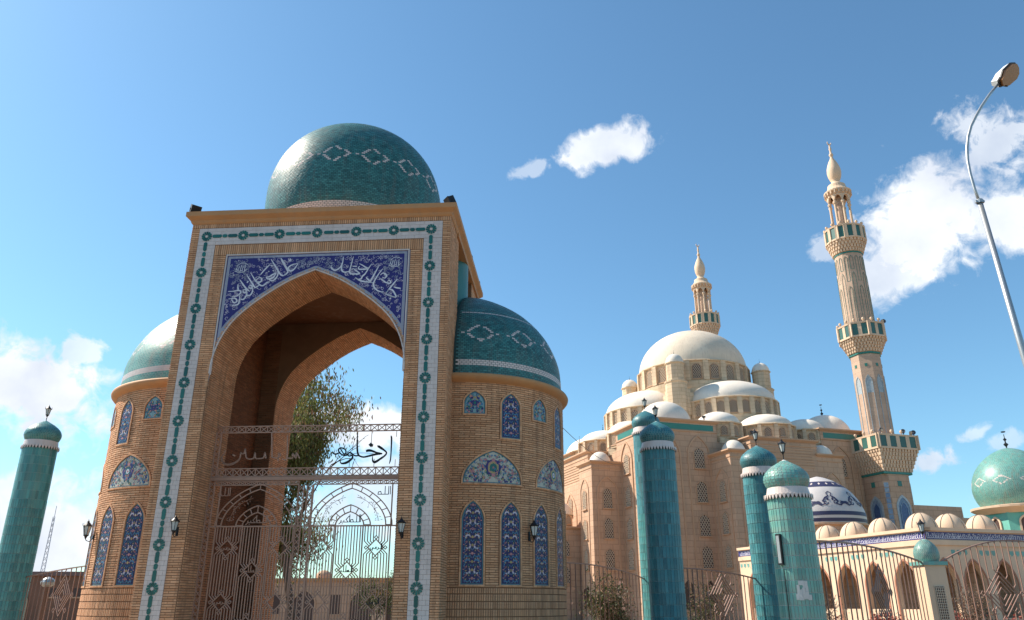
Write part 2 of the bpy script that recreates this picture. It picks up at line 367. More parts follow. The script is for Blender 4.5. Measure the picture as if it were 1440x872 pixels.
# ---- bricks
BL, BH, CR, BPR = .262, .043, .0555, .013
BR = []          # (centre, tangent, normal, half length, half height, up)
def plane(o, t, n):
    o = Vector(o); t = Vector(t); n = Vector(n)
    return lambda s, z: (o + t * s + Vector((0, 0, z)), t, n, Vector((0, 0, 1)))
def cylf(cu, cd, Rr):
    def f(s, z):
        a = s / Rr
        return (Vector((cu + Rr * sin(a), cd - Rr * cos(a), z)), Vector((cos(a), sin(a), 0)), Vector((sin(a), -cos(a), 0)), Vector((0, 0, 1)))
    return f
def courses(fn, s0, s1, z0, z1, skip=None, bond=0, vertical=False, bl=BL):
    if vertical:          # soldier bricks standing on end
        rows = max(1, round((z1 - z0) / (bl + .012))); h = (z1 - z0) / rows; n = round((s1 - s0) / CR)
        for r in range(rows):
            for i in range(n):
                s = s0 + (i + .5) * (s1 - s0) / n; z = z0 + (r + .5) * h
                if skip and skip(s, z): continue
                c, t, nn, up = fn(s, z); BR.append((c, up, nn, h / 2 - .005, BH / 2, t, 1))
        return
    n = round((z1 - z0) / CR); h = (z1 - z0) / n
    for r in range(n):
        z = z0 + (r + .5) * h; s = s0 - ((r + bond) % 2) * (bl + .006) / 2 - R.random() * .02
        while s < s1:
            a = max(s, s0); b = min(s + bl, s1); s += bl + .006
            if b - a < .04: continue
            if skip:
                segs = skip(a, b, z)
            else: segs = [(a, b)]
            for (a_, b_) in segs:
                if b_ - a_ < .03: continue
                c, t, nn, up = fn((a_ + b_) / 2, z); BR.append((c, t, nn, (b_ - a_) / 2, BH / 2, up, 1 if b_ - a_ > bl - .002 else 0))
front = plane((0, .02, 0), (1, 0, 0), (0, -1, 0))
for a, b in ((.0, .215), (6.735, 6.95)): courses(front, a, b, 0, 10.94)
for a, b in ((.705, 1.03), (5.92, 6.245)): courses(front, a, b, 0, 10.13)
courses(front, 0, 6.95, 10.945, 11.12, vertical=True, bl=.175)
courses(front, .705, 6.245, 10.135, 10.44, vertical=True, bl=.30)
rflank = plane((6.93, 0, 0), (0, 1, 0), (1, 0, 0)); courses(rflank, 0, 1.5, 0, 11.1); courses(rflank, 4.45, 5.95, 9, 11.1)
lflank = plane((.02, 0, 0), (0, 1, 0), (-1, 0, 0)); courses(lflank, 0, 1.5, 6, 11.1)
rearf = plane((0, 4.45, 0), (1, 0, 0), (0, -1, 0)); courses(rearf, .55, 1.03, 0, 9.6); courses(rearf, 5.92, 6.4, 0, 9.6)
courses(plane((.55, 0, 0), (0, 1, 0), (1, 0, 0)), 1.5, 4.45, 0, 9.8)
def soffit(d0, d1):
    # courses run through the depth of the arch, one after another round the intrados
    path = [(PROF[0][0], 0)] + PROF + [(PROF[-1][0], 0)]
    seg = []; tot = 0
    for i in range(len(path) - 1):
        a = Vector(path[i]); b = Vector(path[i + 1]); l = (b - a).length
        seg.append((tot, a, b, l)); tot += l
    n = int(tot / CR); j = 0
    for k in range(n):
        s = (k + .5) * tot / n
        while j < len(seg) - 1 and s > seg[j][0] + seg[j][3]: j += 1
        t0, a, b, l = seg[j]; p = a + (b - a) * ((s - t0) / l); tg = (b - a) / l
        nrm = Vector((tg.y, 0, -tg.x)); up = Vector((tg.x, 0, tg.y))
        d = d0 - (k % 2) * .137
        while d < d1:
            a_ = max(d, d0); b_ = min(d + BL, d1); d += BL + .012
            if b_ - a_ < .04: continue
            BR.append((Vector((p.x, (a_ + b_) / 2, p.y)), Vector((0, 1, 0)), nrm, (b_ - a_) / 2, BH / 2, up, 0))
soffit(.03, 1.5); soffit(4.45, 5.95)
# voussoir edge ring of the front arch
for i in range(len(PROF) - 1):
    a = Vector(PROF[i]); b = Vector(PROF[i + 1]); l = (b - a).length; tg = (b - a) / l; nr = Vector((-tg.y, tg.x))
    k = max(1, round(l / .056))
    for q in range(k):
        p = a + (b - a) * ((q + .5) / k) + nr * .05
        BR.append((Vector((p.x, .02, p.y)), Vector((nr.x, 0, nr.y)), Vector((0, -1, 0)), .045, BH / 2, Vector((tg.x, 0, tg.y)), 0))
# towers
TW = [('r', 6.95, 3.75, 2.73, 1), ('l', -.2, 3.75, 2.82, -1)]
LOWP = [12, 32, 52, 72, 92]; SMP = [12, 52]; TLP = [32, 72]; LUN = [22.2, 64.5]
def pan_list():
    P = []
    for a in LOWP: P.append(('low', a, arch(.262, 2.03, 3.52, 3.93, cx=0)))
    for a in SMP: P.append(('small', a, arch(.262, 6.06, 6.36, 6.64)))
    for a in TLP: P.append(('tall', a, arch(.262, 5.49, 6.33, 6.64)))
    for a in LUN: P.append(('lunette', a, arch(.745, 4.36, 4.44, 5.15, n=16, k=.72)))
    return P
PANS = pan_list()
def zs_at(poly, x):
    n = len(poly); best = None
    for i in range(1, n - 1):
        (x0, z0), (x1, z1) = poly[i], poly[i + 1]
        if x1 >= x0 and x0 <= x <= x1 and x1 > x0: return z0 + (z1 - z0) * (x - x0) / (x1 - x0)
    return max(p[1] for p in poly if abs(abs(p[0]) - max(q[0] for q in poly)) < 1e-3)
for (nm, cu, cd, RR_, sg) in TW:
    f = cylf(cu, cd, RR_)
    rects = [(sg * radians(a) * RR_, p) for (_, a, p) in PANS]
    def skip(a, b, z, rects=rects):
        segs = [(a, b)]
        for c, p in rects:
            hw = max(q[0] for q in p); z0 = min(q[1] for q in p); za = max(q[1] for q in p)
            if z < z0 - .03 or z > za + .05: continue
            # half width of the opening at this height
            w = 0
            for q in range(1, len(p) // 2):
                (x0, y0), (x1, y1) = p[q], p[q + 1]
                if y0 <= z <= y1 and y1 > y0: w = abs(x0 + (x1 - x0) * (z - y0) / (y1 - y0))
            if z < p[1][1]: w = hw
            w += .055
            ns = []
            for (s, e) in segs:
                if e <= c - w or s >= c + w: ns.append((s, e))
                else:
                    if s < c - w: ns.append((s, c - w))
                    if e > c + w: ns.append((c + w, e))
            segs = ns
        return segs
    A0, A1 = -radians(62 if sg > 0 else 100) * RR_, radians(100 if sg > 0 else 62) * RR_
    A0, A1 = (-.2, radians(104) * RR_) if sg > 0 else (-radians(104) * RR_, .2)
    courses(f, A0, A1, 1.97, 6.9, skip)
    # base of standing bricks with header rows between
    z = .35; k = 0
    while z < 1.95:
        courses(f, A0, A1, z, min(z + .155, 1.96), vertical=True, bl=.15); z += .165; k += 1
# the nearest whole bricks become objects of their own, the others one joined part
cand = []
for i, b in enumerate(BR):
    if b[6] and b[0].z > 1.3:
        w = GX @ b[0]; n = GX.to_3x3() @ b[2]; v = Vector((0, 0, 1.6)) - w
        if n.dot(v) > 0: cand.append((v.length - 4 * n.dot(v) / v.length, i))
cand.sort(); solo = set(i for _, i in cand[:300])
bx = MB(); bx.add([(-.5, -.5, 0), (.5, -.5, 0), (.5, .5, 0), (-.5, .5, 0), (-.48, -.44, 1), (.48, -.44, 1), (.48, .44, 1), (-.48, .44, 1)],
                  [(4, 5, 6, 7), (0, 1, 5, 4), (1, 2, 6, 5), (2, 3, 7, 6), (3, 0, 4, 7)])
bme = bx.mesh('brick', BRICK)
big = MB(); inner = MB()
for i, (c, t, n, hl, hh, up, _) in enumerate(BR):
    pr = BPR * R.uniform(.75, 1.25); tw = n * 1.0
    if i in solo:
        o = link('brick', bme, gate)
        M_ = Matrix((t.cross(n) * 0 + t * 2 * hl, up * 2 * hh, n * pr)).transposed().to_4x4(); M_.translation = c; o.matrix_basis = M_
    else:
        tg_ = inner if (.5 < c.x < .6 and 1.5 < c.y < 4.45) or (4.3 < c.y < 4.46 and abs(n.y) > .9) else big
        k = len(tg_.v)
        for (a, b, h) in ((-1, -1, 0), (1, -1, 0), (1, 1, 0), (-1, 1, 0), (-.96, -.88, 1), (.96, -.88, 1), (.96, .88, 1), (-.96, .88, 1)):
            tg_.v.append(tuple(c + t * hl * a + up * hh * b + n * (pr * h)))
        tg_.f += [(k + 4, k + 5, k + 6, k + 7), (k, k + 1, k + 5, k + 4), (k + 1, k + 2, k + 6, k + 5), (k + 2, k + 3, k + 7, k + 6), (k + 3, k, k + 4, k + 7)]
        tg_.m += [0] * 5
big.build('bricks', BRICK, gate, kind='stuff')
inner.build('inner_bricks', mat('shaded_inner_brick', (.22, .09, .04), .9, .2, .1, 2.5, .5, 60), gate, kind='stuff')  # same brick in a darker copy: the dim passage is painted into its colour
# ---- tower cores, cornices, domes
def dome_tiles(parent, prof, c, tw, th, matA, white, name, pale=None, core=None, a0=0, a1=2 * pi, partname='dome_tiles', tilt=.012, q_=0):
    """dome laid with small tiles in rings. prof: (r, z) from the bottom; white(z, s_at_ring, row, k, n) tells white tiles"""
    pts = crom(prof, 8); L_ = [0]
    for i in range(1, len(pts)): L_.append(L_[-1] + (Vector(pts[i]) - Vector(pts[i - 1])).length)
    m = MB(); m.lathe([(r - .012, z) for r, z in pts], 64, c, a0, a1); dm = m.build('dome', core or GROUT, parent, smooth=True)
    rows = int(L_[-1] / th); t = MB(); j = 0
    def at(l):
        k = 0
        while k < len(L_) - 2 and L_[k + 1] < l: k += 1
        f = (l - L_[k]) / max(1e-9, L_[k + 1] - L_[k]); a, b = pts[k], pts[k + 1]
        return a[0] + (b[0] - a[0]) * f, a[1] + (b[1] - a[1]) * f
    ROWZ[:] = [at((r + .5) * th)[1] for r in range(rows)]
    for r in range(rows):
        l0 = r * th + .0035; l1 = (r + 1) * th - .0035; ra, za = at(l0); rb, zb = at(l1); rm, zm = at((l0 + l1) / 2)
        if rm < .06: continue
        n = max(8, int(2 * pi * rm / tw)); n = n // q_ * q_ if n > 96 and q_ else n; off = (r % 2) * .5
        nz_ = Vector((zb - za, ra - rb)).normalized()   # outward normal in (r, z)
        for i in range(n):
            if a1 - a0 < 6 and cos((i + off) / n * 2 * pi - (a0 + a1) / 2) < 0: continue
            aa = (i + off) / n * 2 * pi; ab = (i + 1 + off) / n * 2 * pi; am = (aa + ab) / 2
            g_ = .0055 / rm; wh = white(zm, am, r) if white else 0
            h0 = R.uniform(-tilt, tilt) * .13; h1 = R.uniform(-tilt, tilt) * .13
            vs = []
            for (q, a, h) in ((0, aa + g_, h0), (0, ab - g_, -h0), (1, ab - g_, h1), (1, aa + g_, -h1)):
                rr, zz = (ra, za) if q == 0 else (rb, zb)
                rr += nz_.x * h; zz += nz_.y * h
                vs.append((c[0] + rr * cos(a), c[1] + rr * sin(a), zz))
            t.add(vs, [(0, 1, 2, 3)], wh)
    t.build(partname, [matA, WTILE] + ([pale] if pale else []), parent, kind='stuff', fix=False)
    return dm
ROWZ = []
def diamonds(zc, rr, n, phase, hw=.47, hh=.27, th=.05, tw=.1, N=0):
    if N: tw = 2 * pi * rr / N / 2 / .58
    def f(z, a, row):
        k = row - min(range(len(ROWZ)), key=lambda i: abs(ROWZ[i] - zc)) if abs(z - zc) < hh + 2 * th else 99
        if abs(k) > int(hh / th): return 0
        d = ((a - phase) / (2 * pi / n) + .5) % 1 - .5; s = abs(d * 2 * pi / n * rr)
        return 1 if abs(s - hw * (1 - abs(k) / max(1, int(hh / th)))) < tw * .58 else 0
    return f
DOME_R = [(2.36, 11.38), (2.52, 11.85), (2.62, 12.3), (2.66, 12.9), (2.6, 13.6), (2.36, 14.3), (1.93, 14.9), (1.34, 15.34), (.7, 15.57), (.02, 15.66)]
dm = diamonds(13.52, 2.6, 15, radians(-90 + 1.8), .43, .29, .052, N=150)
dome_tiles(gate, DOME_R, (GC - .07, 3.2), .105, .052, TILE_D, lambda z, a, r: 1 if z < 12.02 else dm(z, a, r), 'main', q_=30)
for (nm, cu, cd, RR_, sg) in TW:
    HA = (-pi / 2, pi / 2) if sg > 0 else (pi / 2, pi * 1.5)
    m = MB(); m.lathe([(RR_ - .002, 0), (RR_ - .002, 6.95)], 64, (cu, cd), *HA); m.build('tower_wall', MORTAR, gate, smooth=True)
    m = MB(); m.lathe([(RR_, 6.86), (RR_ + .05, 6.89), (RR_ + .12, 6.93), (RR_ + .17, 6.99), (RR_ + .18, 7.04), (RR_ + .16, 7.08), (RR_ - .2, 7.09)], 64, (cu, cd), *HA); m.build('tower_cornice', ORANGE, gate, smooth=True)
    pr = [(RR_ - .02, 7.07), (RR_ - .02, 7.5), (RR_ - .1, 8.05), (RR_ - .42, 8.75), (RR_ - .95, 9.35), (RR_ - 1.6, 9.78), (.5, 10.06), (.02, 10.12)]
    dd = diamonds(8.26, RR_ - .17, 13, radians(-90 + 15) if sg > 0 else radians(-90 - 15), .43, .27, .052, N=156)
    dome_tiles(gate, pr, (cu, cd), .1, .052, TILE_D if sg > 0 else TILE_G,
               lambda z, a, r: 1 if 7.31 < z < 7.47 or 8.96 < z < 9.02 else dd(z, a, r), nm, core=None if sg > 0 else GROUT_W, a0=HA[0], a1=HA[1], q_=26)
# ---- white strip with rosettes
m = MB(); R2 = random.Random(5)
def tiles(mb, x0, z0, x1, z1, d, tw, th, fmat=0):
    nz_ = max(1, round((z1 - z0) / th)); h = (z1 - z0) / nz_
    for r in range(nz_):
        n = max(1, round((x1 - x0) / tw)); w = (x1 - x0) / n; o = (r % 2) * .5
        x = x0
        k = 0
        edges = [x0] + [x0 + (i + o) * w for i in range(1 - (r % 2), n)] + [x1] if (r % 2) else [x0 + i * w for i in range(n + 1)]
        edges = sorted(set(round(e, 4) for e in edges))
        for a, b in zip(edges[:-1], edges[1:]):
            if b - a < .02: continue
            dd = d + R2.uniform(-.0015, .0015); z = z0 + r * h
            mb.box(a + .002, dd, z + .002, b - .002, d + .018, z + h - .002, fmat)
for a, b in ((.22, .70), (6.25, 6.73)): tiles(m, a, 0.0, b, 10.445, .002, .16, .105)
tiles(m, .22, 10.45, 6.73, 10.935, .002, .24, .105); m.build('white_tiles', WTILE, gate, kind='stuff')
def rosette_mesh():
    mb = MB(); n = 12
    for i in range(n):
        a = 2 * pi * i / n + .13; w0 = pi / n * .62; w1 = pi / n * .84
        pts = [(.045, -w0), (.095, -w1), (.134, -w1 * .92), (.141, 0), (.134, w1 * .92), (.095, w1), (.045, w0)]
        p = [(r * cos(a + w), r * sin(a + w)) for r, w in pts]
        mb.prism(p, -.012, 0, 0, axis='y')
    st = []
    for i in range(12):
        a = 2 * pi * i / 12; r = .042 if i % 2 else .028; st.append((r * cos(a), r * sin(a)))
    mb.prism(st, -.014, 0, 1, axis='y'); return mb.mesh('rosette', [TEALG, WTILE])
ros = rosette_mesh()
def bead_mesh(l, w):
    mb = MB(); c = min(l, w) * .32
    p = [(-w / 2, -l / 2 + c), (-w / 2 + c, -l / 2), (w / 2 - c, -l / 2), (w / 2, -l / 2 + c), (w / 2, l / 2 - c), (w / 2 - c, l / 2), (-w / 2 + c, l / 2), (-w / 2, l / 2 - c)]
    mb.prism(p, -.012, 0, 0, axis='y'); return mb.mesh('bead', TEALG)
bl_, bs_ = bead_mesh(.255, .09), bead_mesh(.13, .09)
ZR = [.02, .985, 1.93, 2.875, 3.83, 4.79, 5.75, 6.71, 7.69, 8.66, 9.66, 10.70]
for ux in (.44, 6.435):
    for i, z in enumerate(ZR):
        link('rosette', ros, gate, (ux, .0, z), (0, R.uniform(0, .2), 0))
        if i:
            g_ = z - ZR[i - 1]; mid = (z + ZR[i - 1]) / 2
            link('bead', bl_, gate, (ux, .0, mid - .205 * g_ / .965)); link('bead', bl_, gate, (ux, .0, mid + .205 * g_ / .965)); link('bead', bs_, gate, (ux, .0, mid))
UX = [.44, 1.43, 2.41, 3.42, 4.46, 5.45, 6.435]
for i in range(1, 7):
    if i < 6: link('rosette', ros, gate, (UX[i], .0, 10.70))
    mid = (UX[i] + UX[i - 1]) / 2
    for dx, me in ((-.21, bl_), (.21, bl_), (0, bs_)): link('bead', me, gate, (mid + dx, .0, 10.70), (0, pi / 2, 0))
# ---- inscription spandrel
def ribbon(mb, pts, w, fn, m=0, h=0., taper=False):
    P_ = [Vector(p) for p in pts]; n = len(P_); ls = []; rs = []
    for i, p in enumerate(P_):
        d = (P_[min(i + 1, n - 1)] - P_[max(i - 1, 0)])
        if d.length < 1e-6: d = Vector((1, 0))
        d.normalize(); q = Vector((-d.y, d.x)); ww = (w[i] if isinstance(w, list) else w) / 2
        if taper: ww *= .35 + .65 * sin(pi * min(1, max(0, (i + .3) / n)))
        ls.append(p + q * ww); rs.append(p - q * ww)
    for i in range(n - 1):
        mb.add([fn(*ls[i], h), fn(*ls[i + 1], h), fn(*rs[i + 1], h), fn(*rs[i], h)], [(0, 1, 2, 3)], m)
def blob(mb, c, rx, ry, fn, m=0, h=0., n=8, rot=0):
    p = []
    for i in range(n):
        a = 2 * pi * i / n; x, y = rx * cos(a), ry * sin(a); p.append(fn(c[0] + x * cos(rot) - y * sin(rot), c[1] + x * sin(rot) + y * cos(rot), h))
    mb.add(p, [tuple(range(n))], m)
def spiral(c, r, a0, turns, n=12, sgn=1):
    return [(c[0] + r * (1 - .8 * i / n) * cos(a0 + sgn * turns * 2 * pi * i / n), c[1] + r * (1 - .8 * i / n) * sin(a0 + sgn * turns * 2 * pi * i / n)) for i in range(n + 1)]
def gfn(x, z, h): return (x, .012 - h, z)
sp = MB()
X0, X1, ZT = 1.035, 5.915, 10.13
OUT = [(GC + (x - GC) * 1.0 + 0, z) for x, z in PROF]
def zprof(x):
    for i in range(len(PROF) - 1):
        (a, za), (b, zb) = PROF[i], PROF[i + 1]
        if a <= x <= b and b > a: return za + (zb - za) * (x - a) / (b - a)
    return 6.6
nst = 96
def spfill(mb, x0, x1, zt, off, d, mi):
    xs = [x0 + (x1 - x0) * i / nst for i in range(nst + 1)]
    for a, b in zip(xs[:-1], xs[1:]):
        za = zprof(a) + off / max(.25, math.cos(math.atan2(abs(zprof(a + .02) - zprof(a - .02)), .04))); zb = zprof(b) + off / max(.25, math.cos(math.atan2(abs(zprof(b + .02) - zprof(b - .02)), .04)))
        za = min(za, zt); zb = min(zb, zt)
        if zt - za < .005 and zt - zb < .005: continue
        mb.add([(a, d, za), (b, d, zb), (b, d, zt), (a, d, zt)], [(0, 1, 2, 3)], mi)
spfill(sp, X0, X1, ZT, .0, .016, 0)            # grey border tiles
spfill(sp, X0 + .055, X1 - .055, ZT - .02, .045, .012, 1)   # dark line
spfill(sp, X0 + .075, X1 - .075, ZT - .035, .06, .008, 0)
spfill(sp, X0 + .15, X1 - .15, ZT - .10, .125, .004, 1)
span = sp.build('inscription_panel', [GREYB, NAVY], gate, fix=False)
m = MB(); moulding(m, [(X0 + .05, 6.9), (X0 + .05, ZT - .01), (X1 - .05, ZT - .01), (X1 - .05, 6.9)], .03, lambda x, z, h: (x, .01 - h, z), .02, closed=False)
ew = [(x, z) for x, z in PROF if z > 6.85]
for i in range(len(ew) - 1):
    a, b = Vector(ew[i]), Vector(ew[i + 1]); m.seg((a.x, -.01, a.y + .02), (b.x, -.01, b.y + .02), .03, .03)
m.build('white_edge', WTILE, span)
# filler scrolls
ar = MB(); R3 = random.Random(11)
for _ in range(2600):
    x = R3.uniform(X0 + .19, X1 - .19); z = R3.uniform(7.3, ZT - .14)
    if z < zprof(x) + .16 / max(.35, math.cos(math.atan2(abs(zprof(x + .02) - zprof(x - .02)), .04))): continue
    dens = (abs(x - GC) < .7) or (abs(x - GC) > 1.75 and z > 9.35) or z < 8.3
    if not dens and R3.random() < .45: continue
    r = R3.uniform(.03, .06)
    ribbon(ar, spiral((x, z), r, R3.uniform(0, 6.28), R3.uniform(.5, 1.1), 7, R3.choice((-1, 1))), .0095, gfn, 0 if dens else 1, .010)
    if R3.random() < .3: blob(ar, (x + R3.uniform(-.06, .06), z + R3.uniform(-.05, .05)), .014, .02, gfn, 0 if R3.random() < .6 else 2, .011, 6, R3.random() * 3)
ar.build('scroll_ornament', [GREYB, LILAC, LILAC], span, fix=False, kind='stuff')
def tr(px, py, x0, y0, s):           # photo trace -> metres on the facade plane
    return None
TXL= [[(2.998, 9.83), (2.901, 9.822), (2.814, 9.789), (2.75, 9.727), (2.768, 9.652), (2.843, 9.631), (2.914, 9.689), (2.958, 9.765), (2.998, 9.83)], [(2.778, 9.633), (2.674, 9.766), (2.596, 9.893), (2.518, 10.007)], [(2.518, 10.007), (2.57, 9.894), (2.739, 9.634), (2.725, 9.571), (2.686, 9.531), (2.637, 9.506)], [(2.261, 9.982), (2.354, 9.845), (2.448, 9.704), (2.541, 9.563), (2.598, 9.512), (2.655, 9.51), (2.683, 9.559)], [(2.465, 9.662), (2.494, 9.565), (2.462, 9.456), (2.393, 9.382), (2.33, 9.373), (2.274, 9.408)], [(2.176, 9.479), (2.266, 9.484), (2.337, 9.537), (2.406, 9.568), (2.461, 9.588)], [(2.19, 9.465), (2.247, 9.422), (2.372, 9.459), (2.437, 9.567)], [(2.03, 9.552), (2.115, 9.673), (2.24, 9.821)], [(1.949, 9.431), (2.022, 9.47), (2.079, 9.427), (2.062, 9.354), (1.986, 9.34), (1.943, 9.377), (1.949, 9.431)], [(1.758, 9.616), (1.837, 9.503), (1.915, 9.391), (1.988, 9.321), (2.06, 9.256), (2.139, 9.243), (2.221, 9.314), (2.281, 9.347)], [(1.661, 9.564), (1.74, 9.452), (1.833, 9.326), (1.925, 9.201), (1.987, 9.226), (2.046, 9.265)], [(1.765, 9.246), (1.815, 9.264), (1.854, 9.216), (1.825, 9.176), (1.771, 9.2), (1.765, 9.246)], [(1.854, 9.216), (1.876, 9.121), (1.856, 9.027), (1.799, 8.975), (1.718, 9.004)], [(1.502, 9.426), (1.59, 9.306), (1.696, 9.18), (1.802, 9.09)], [(1.625, 9.128), (1.674, 9.154), (1.713, 9.104), (1.685, 9.059), (1.631, 9.079), (1.625, 9.128)], [(1.713, 9.104), (1.734, 9.017), (1.702, 8.924), (1.645, 8.871), (1.585, 8.9)], [(1.228, 9.108), (1.357, 9.109), (1.497, 9.127), (1.564, 9.103), (1.559, 9.044), (1.465, 8.976), (1.35, 8.969)], [(1.366, 8.947), (1.363, 8.866), (1.424, 8.797), (1.486, 8.809), (1.485, 8.876), (1.421, 8.918), (1.358, 8.907), (1.269, 8.901)], [(1.549, 8.982), (1.564, 8.86), (1.545, 8.754), (1.472, 8.724), (1.382, 8.726)], [(1.462, 9.296), (1.481, 9.187), (1.499, 9.132)], [(1.703, 9.33), (1.73, 9.384)], [(2.282, 9.792), (2.321, 9.797)], [(2.737, 9.902), (2.795, 9.97)], [(5.622, 9.317), (5.54, 9.212), (5.435, 9.067), (5.343, 8.932)], [(5.343, 8.932), (5.459, 8.867), (5.606, 8.823), (5.576, 8.917), (5.5, 9.025), (5.412, 9.028), (5.343, 8.932)], [(5.343, 8.932), (5.421, 8.881), (5.612, 8.809)], [(5.533, 9.105), (5.623, 9.075), (5.719, 9.059)], [(5.174, 9.439), (5.227, 9.492), (5.286, 9.476), (5.332, 9.415), (5.293, 9.354), (5.228, 9.383)], [(5.155, 9.345), (5.22, 9.316), (5.299, 9.246), (5.377, 9.217), (5.428, 9.202), (5.45, 9.249), (5.41, 9.288), (5.367, 9.252)], [(5.229, 9.619), (5.157, 9.521), (5.088, 9.401), (5.028, 9.281), (5.008, 9.188), (5.045, 9.093), (5.125, 9.018), (5.215, 8.981), (5.283, 8.965)], [(5.113, 9.686), (5.064, 9.578), (4.998, 9.431), (4.932, 9.276), (4.991, 9.229)], [(4.81, 9.396), (4.852, 9.341), (4.959, 9.243)], [(4.99, 9.237), (4.857, 9.26), (4.73, 9.282), (4.626, 9.321), (4.532, 9.391)], [(4.931, 9.76), (4.857, 9.64), (4.778, 9.492), (4.707, 9.418), (4.686, 9.359), (4.624, 9.34), (4.547, 9.364)], [(4.606, 9.777), (4.672, 9.742), (4.766, 9.678), (4.837, 9.632), (4.732, 9.616), (4.617, 9.62), (4.588, 9.668), (4.624, 9.702)], [(4.437, 9.984), (4.41, 9.833), (4.383, 9.682), (4.366, 9.565), (4.409, 9.504), (4.512, 9.495), (4.633, 9.497), (4.557, 9.567), (4.463, 9.639), (4.414, 9.613)], [(4.18, 9.992), (4.166, 9.841), (4.146, 9.676), (4.173, 9.588), (4.24, 9.55), (4.316, 9.561), (4.366, 9.574)], [(4.144, 9.8), (4.125, 9.718), (4.071, 9.651), (3.993, 9.613), (3.913, 9.643), (3.87, 9.699), (3.879, 9.754)], [(4.445, 9.708), (4.547, 9.704)], [(3.883, 9.699), (3.912, 9.657)]]
DOTS= [(2.243, 9.633), (2.355, 9.657), (2.419, 9.733), (2.793, 9.914), (2.282, 9.339), (2.219, 9.327), (2.699, 9.531), (2.009, 9.691), (1.993, 9.171), (2.236, 9.634), (5.464, 8.787), (4.698, 9.549), (3.974, 9.902), (4.397, 9.491), (4.462, 9.475), (5.287, 9.449), (5.22, 9.101), (4.831, 9.654), (4.564, 9.472)]
MED= [(1.496, 9.735), (5.535, 9.768)]
IRW= [([(5.492, 5.484), (5.51, 5.413), (5.516, 5.214), (5.517, 5.039), (5.511, 4.886), (5.487, 4.789)], [0.0061, 0.0327, 0.0286, 0.0245, 0.0245, 0.0061]), ([(5.168, 5.237), (5.237, 5.196), (5.353, 5.118), (5.405, 5.058), (5.361, 4.986), (5.255, 4.911), (5.148, 4.843), (5.092, 4.848), (5.066, 4.914), (5.068, 4.979)], [0.0123, 0.0531, 0.0368, 0.0286, 0.0327, 0.0409, 0.0491, 0.0368, 0.0204, 0.0102]), ([(4.908, 5.113), (4.963, 5.123), (5.042, 5.111), (5.167, 5.065), (5.295, 5.042), (5.181, 5.032), (5.071, 5.012), (4.961, 4.985), (4.852, 4.964), (4.773, 4.979), (4.714, 5.017), (4.68, 5.116), (4.663, 5.292), (4.65, 5.537)], [0.045, 0.0531, 0.045, 0.0368, 0.0204, 0.0409, 0.0409, 0.0368, 0.0327, 0.0327, 0.0368, 0.0368, 0.0327, 0.0164]), ([(4.715, 5.006), (4.649, 4.996), (4.592, 5.018), (4.532, 5.063), (4.476, 5.075), (4.45, 5.031), (4.482, 4.991), (4.548, 5.008), (4.573, 4.964), (4.527, 4.899), (4.438, 4.839), (4.34, 4.814), (4.283, 4.832), (4.273, 4.891)], [0.0286, 0.0286, 0.0286, 0.0327, 0.0286, 0.0245, 0.0245, 0.0286, 0.0327, 0.0409, 0.0491, 0.0368, 0.0204, 0.0102]), ([(4.451, 5.02), (4.391, 5.01), (4.312, 5.022), (4.241, 5.078), (4.202, 5.144), (4.243, 5.192), (4.31, 5.187), (4.381, 5.142), (4.393, 5.071), (4.355, 5.043), (4.281, 5.132), (4.254, 5.188)], [0.0245, 0.0286, 0.0286, 0.0286, 0.0286, 0.0286, 0.0286, 0.0286, 0.0245, 0.0245, 0.0245, 0.0123]), ([(4.208, 5.067), (4.154, 5.046), (4.097, 5.058), (4.071, 5.102)], [0.0286, 0.0327, 0.0286, 0.0123])]
IRD= [(5.005, 5.261)]
IRW2= [([(1.348, 5.183), (1.326, 5.095), (1.281, 5.006), (1.308, 4.896), (1.408, 4.828), (1.544, 4.831), (1.672, 4.891), (1.741, 4.978), (1.746, 5.111)], [0.0125, 0.025, 0.0333, 0.0375, 0.0416, 0.0458, 0.0375, 0.0291, 0.0167]), ([(1.746, 5.111), (1.784, 5.088), (1.839, 5.099), (1.849, 5.199), (1.897, 4.998), (1.982, 4.953), (2.093, 4.974), (2.111, 5.106), (2.143, 4.973), (2.231, 4.961), (2.342, 4.982), (2.362, 5.103), (2.4, 4.97)], [0.025, 0.025, 0.025, 0.025, 0.025, 0.025, 0.025, 0.025, 0.025, 0.025, 0.025, 0.025, 0.025]), ([(1.559, 5.058), (1.608, 5.035)], [0.0291, 0.0291]), ([(2.477, 5.593), (2.556, 4.99)], [0.0167, 0.0291]), ([(2.567, 4.99), (2.683, 4.966), (2.766, 5.031), (2.716, 5.076), (2.713, 4.9)], [0.025, 0.025, 0.025, 0.025, 0.025]), ([(2.821, 4.942), (2.932, 4.963), (2.884, 5.519)], [0.025, 0.025, 0.0167]), ([(2.943, 4.963), (3.067, 4.961), (3.067, 5.071), (3.157, 4.96), (3.155, 5.092), (3.247, 4.959)], [0.025, 0.025, 0.025, 0.025, 0.025, 0.025])]
ar = MB()
def smooth(pts, n=4): return crom(pts, n) if len(pts) > 2 else pts
for l in TXL: ribbon(ar, smooth(l, 3), .040, gfn, 0, .014, taper=True)
for (x, z) in DOTS: blob(ar, (x, z), .02, .02, gfn, 0, .014, 4)
for (x, z) in MED:
    ribbon(ar, spiral((x, z), .19, .6, .8, 16), .014, gfn, 0, .014)
    for q in range(5): ribbon(ar, [(x - .13 + .055 * q, z - .08), (x - .13 + .055 * q, z - .02), (x - .1 + .05 * q, z + .1 - .03 * (q % 2))], .015, gfn, 0, .014)
    ribbon(ar, [(x - .16, z - .06), (x - .05, z - .11), (x + .08, z - .09), (x + .15, z - .02)], .016, gfn, 0, .014)
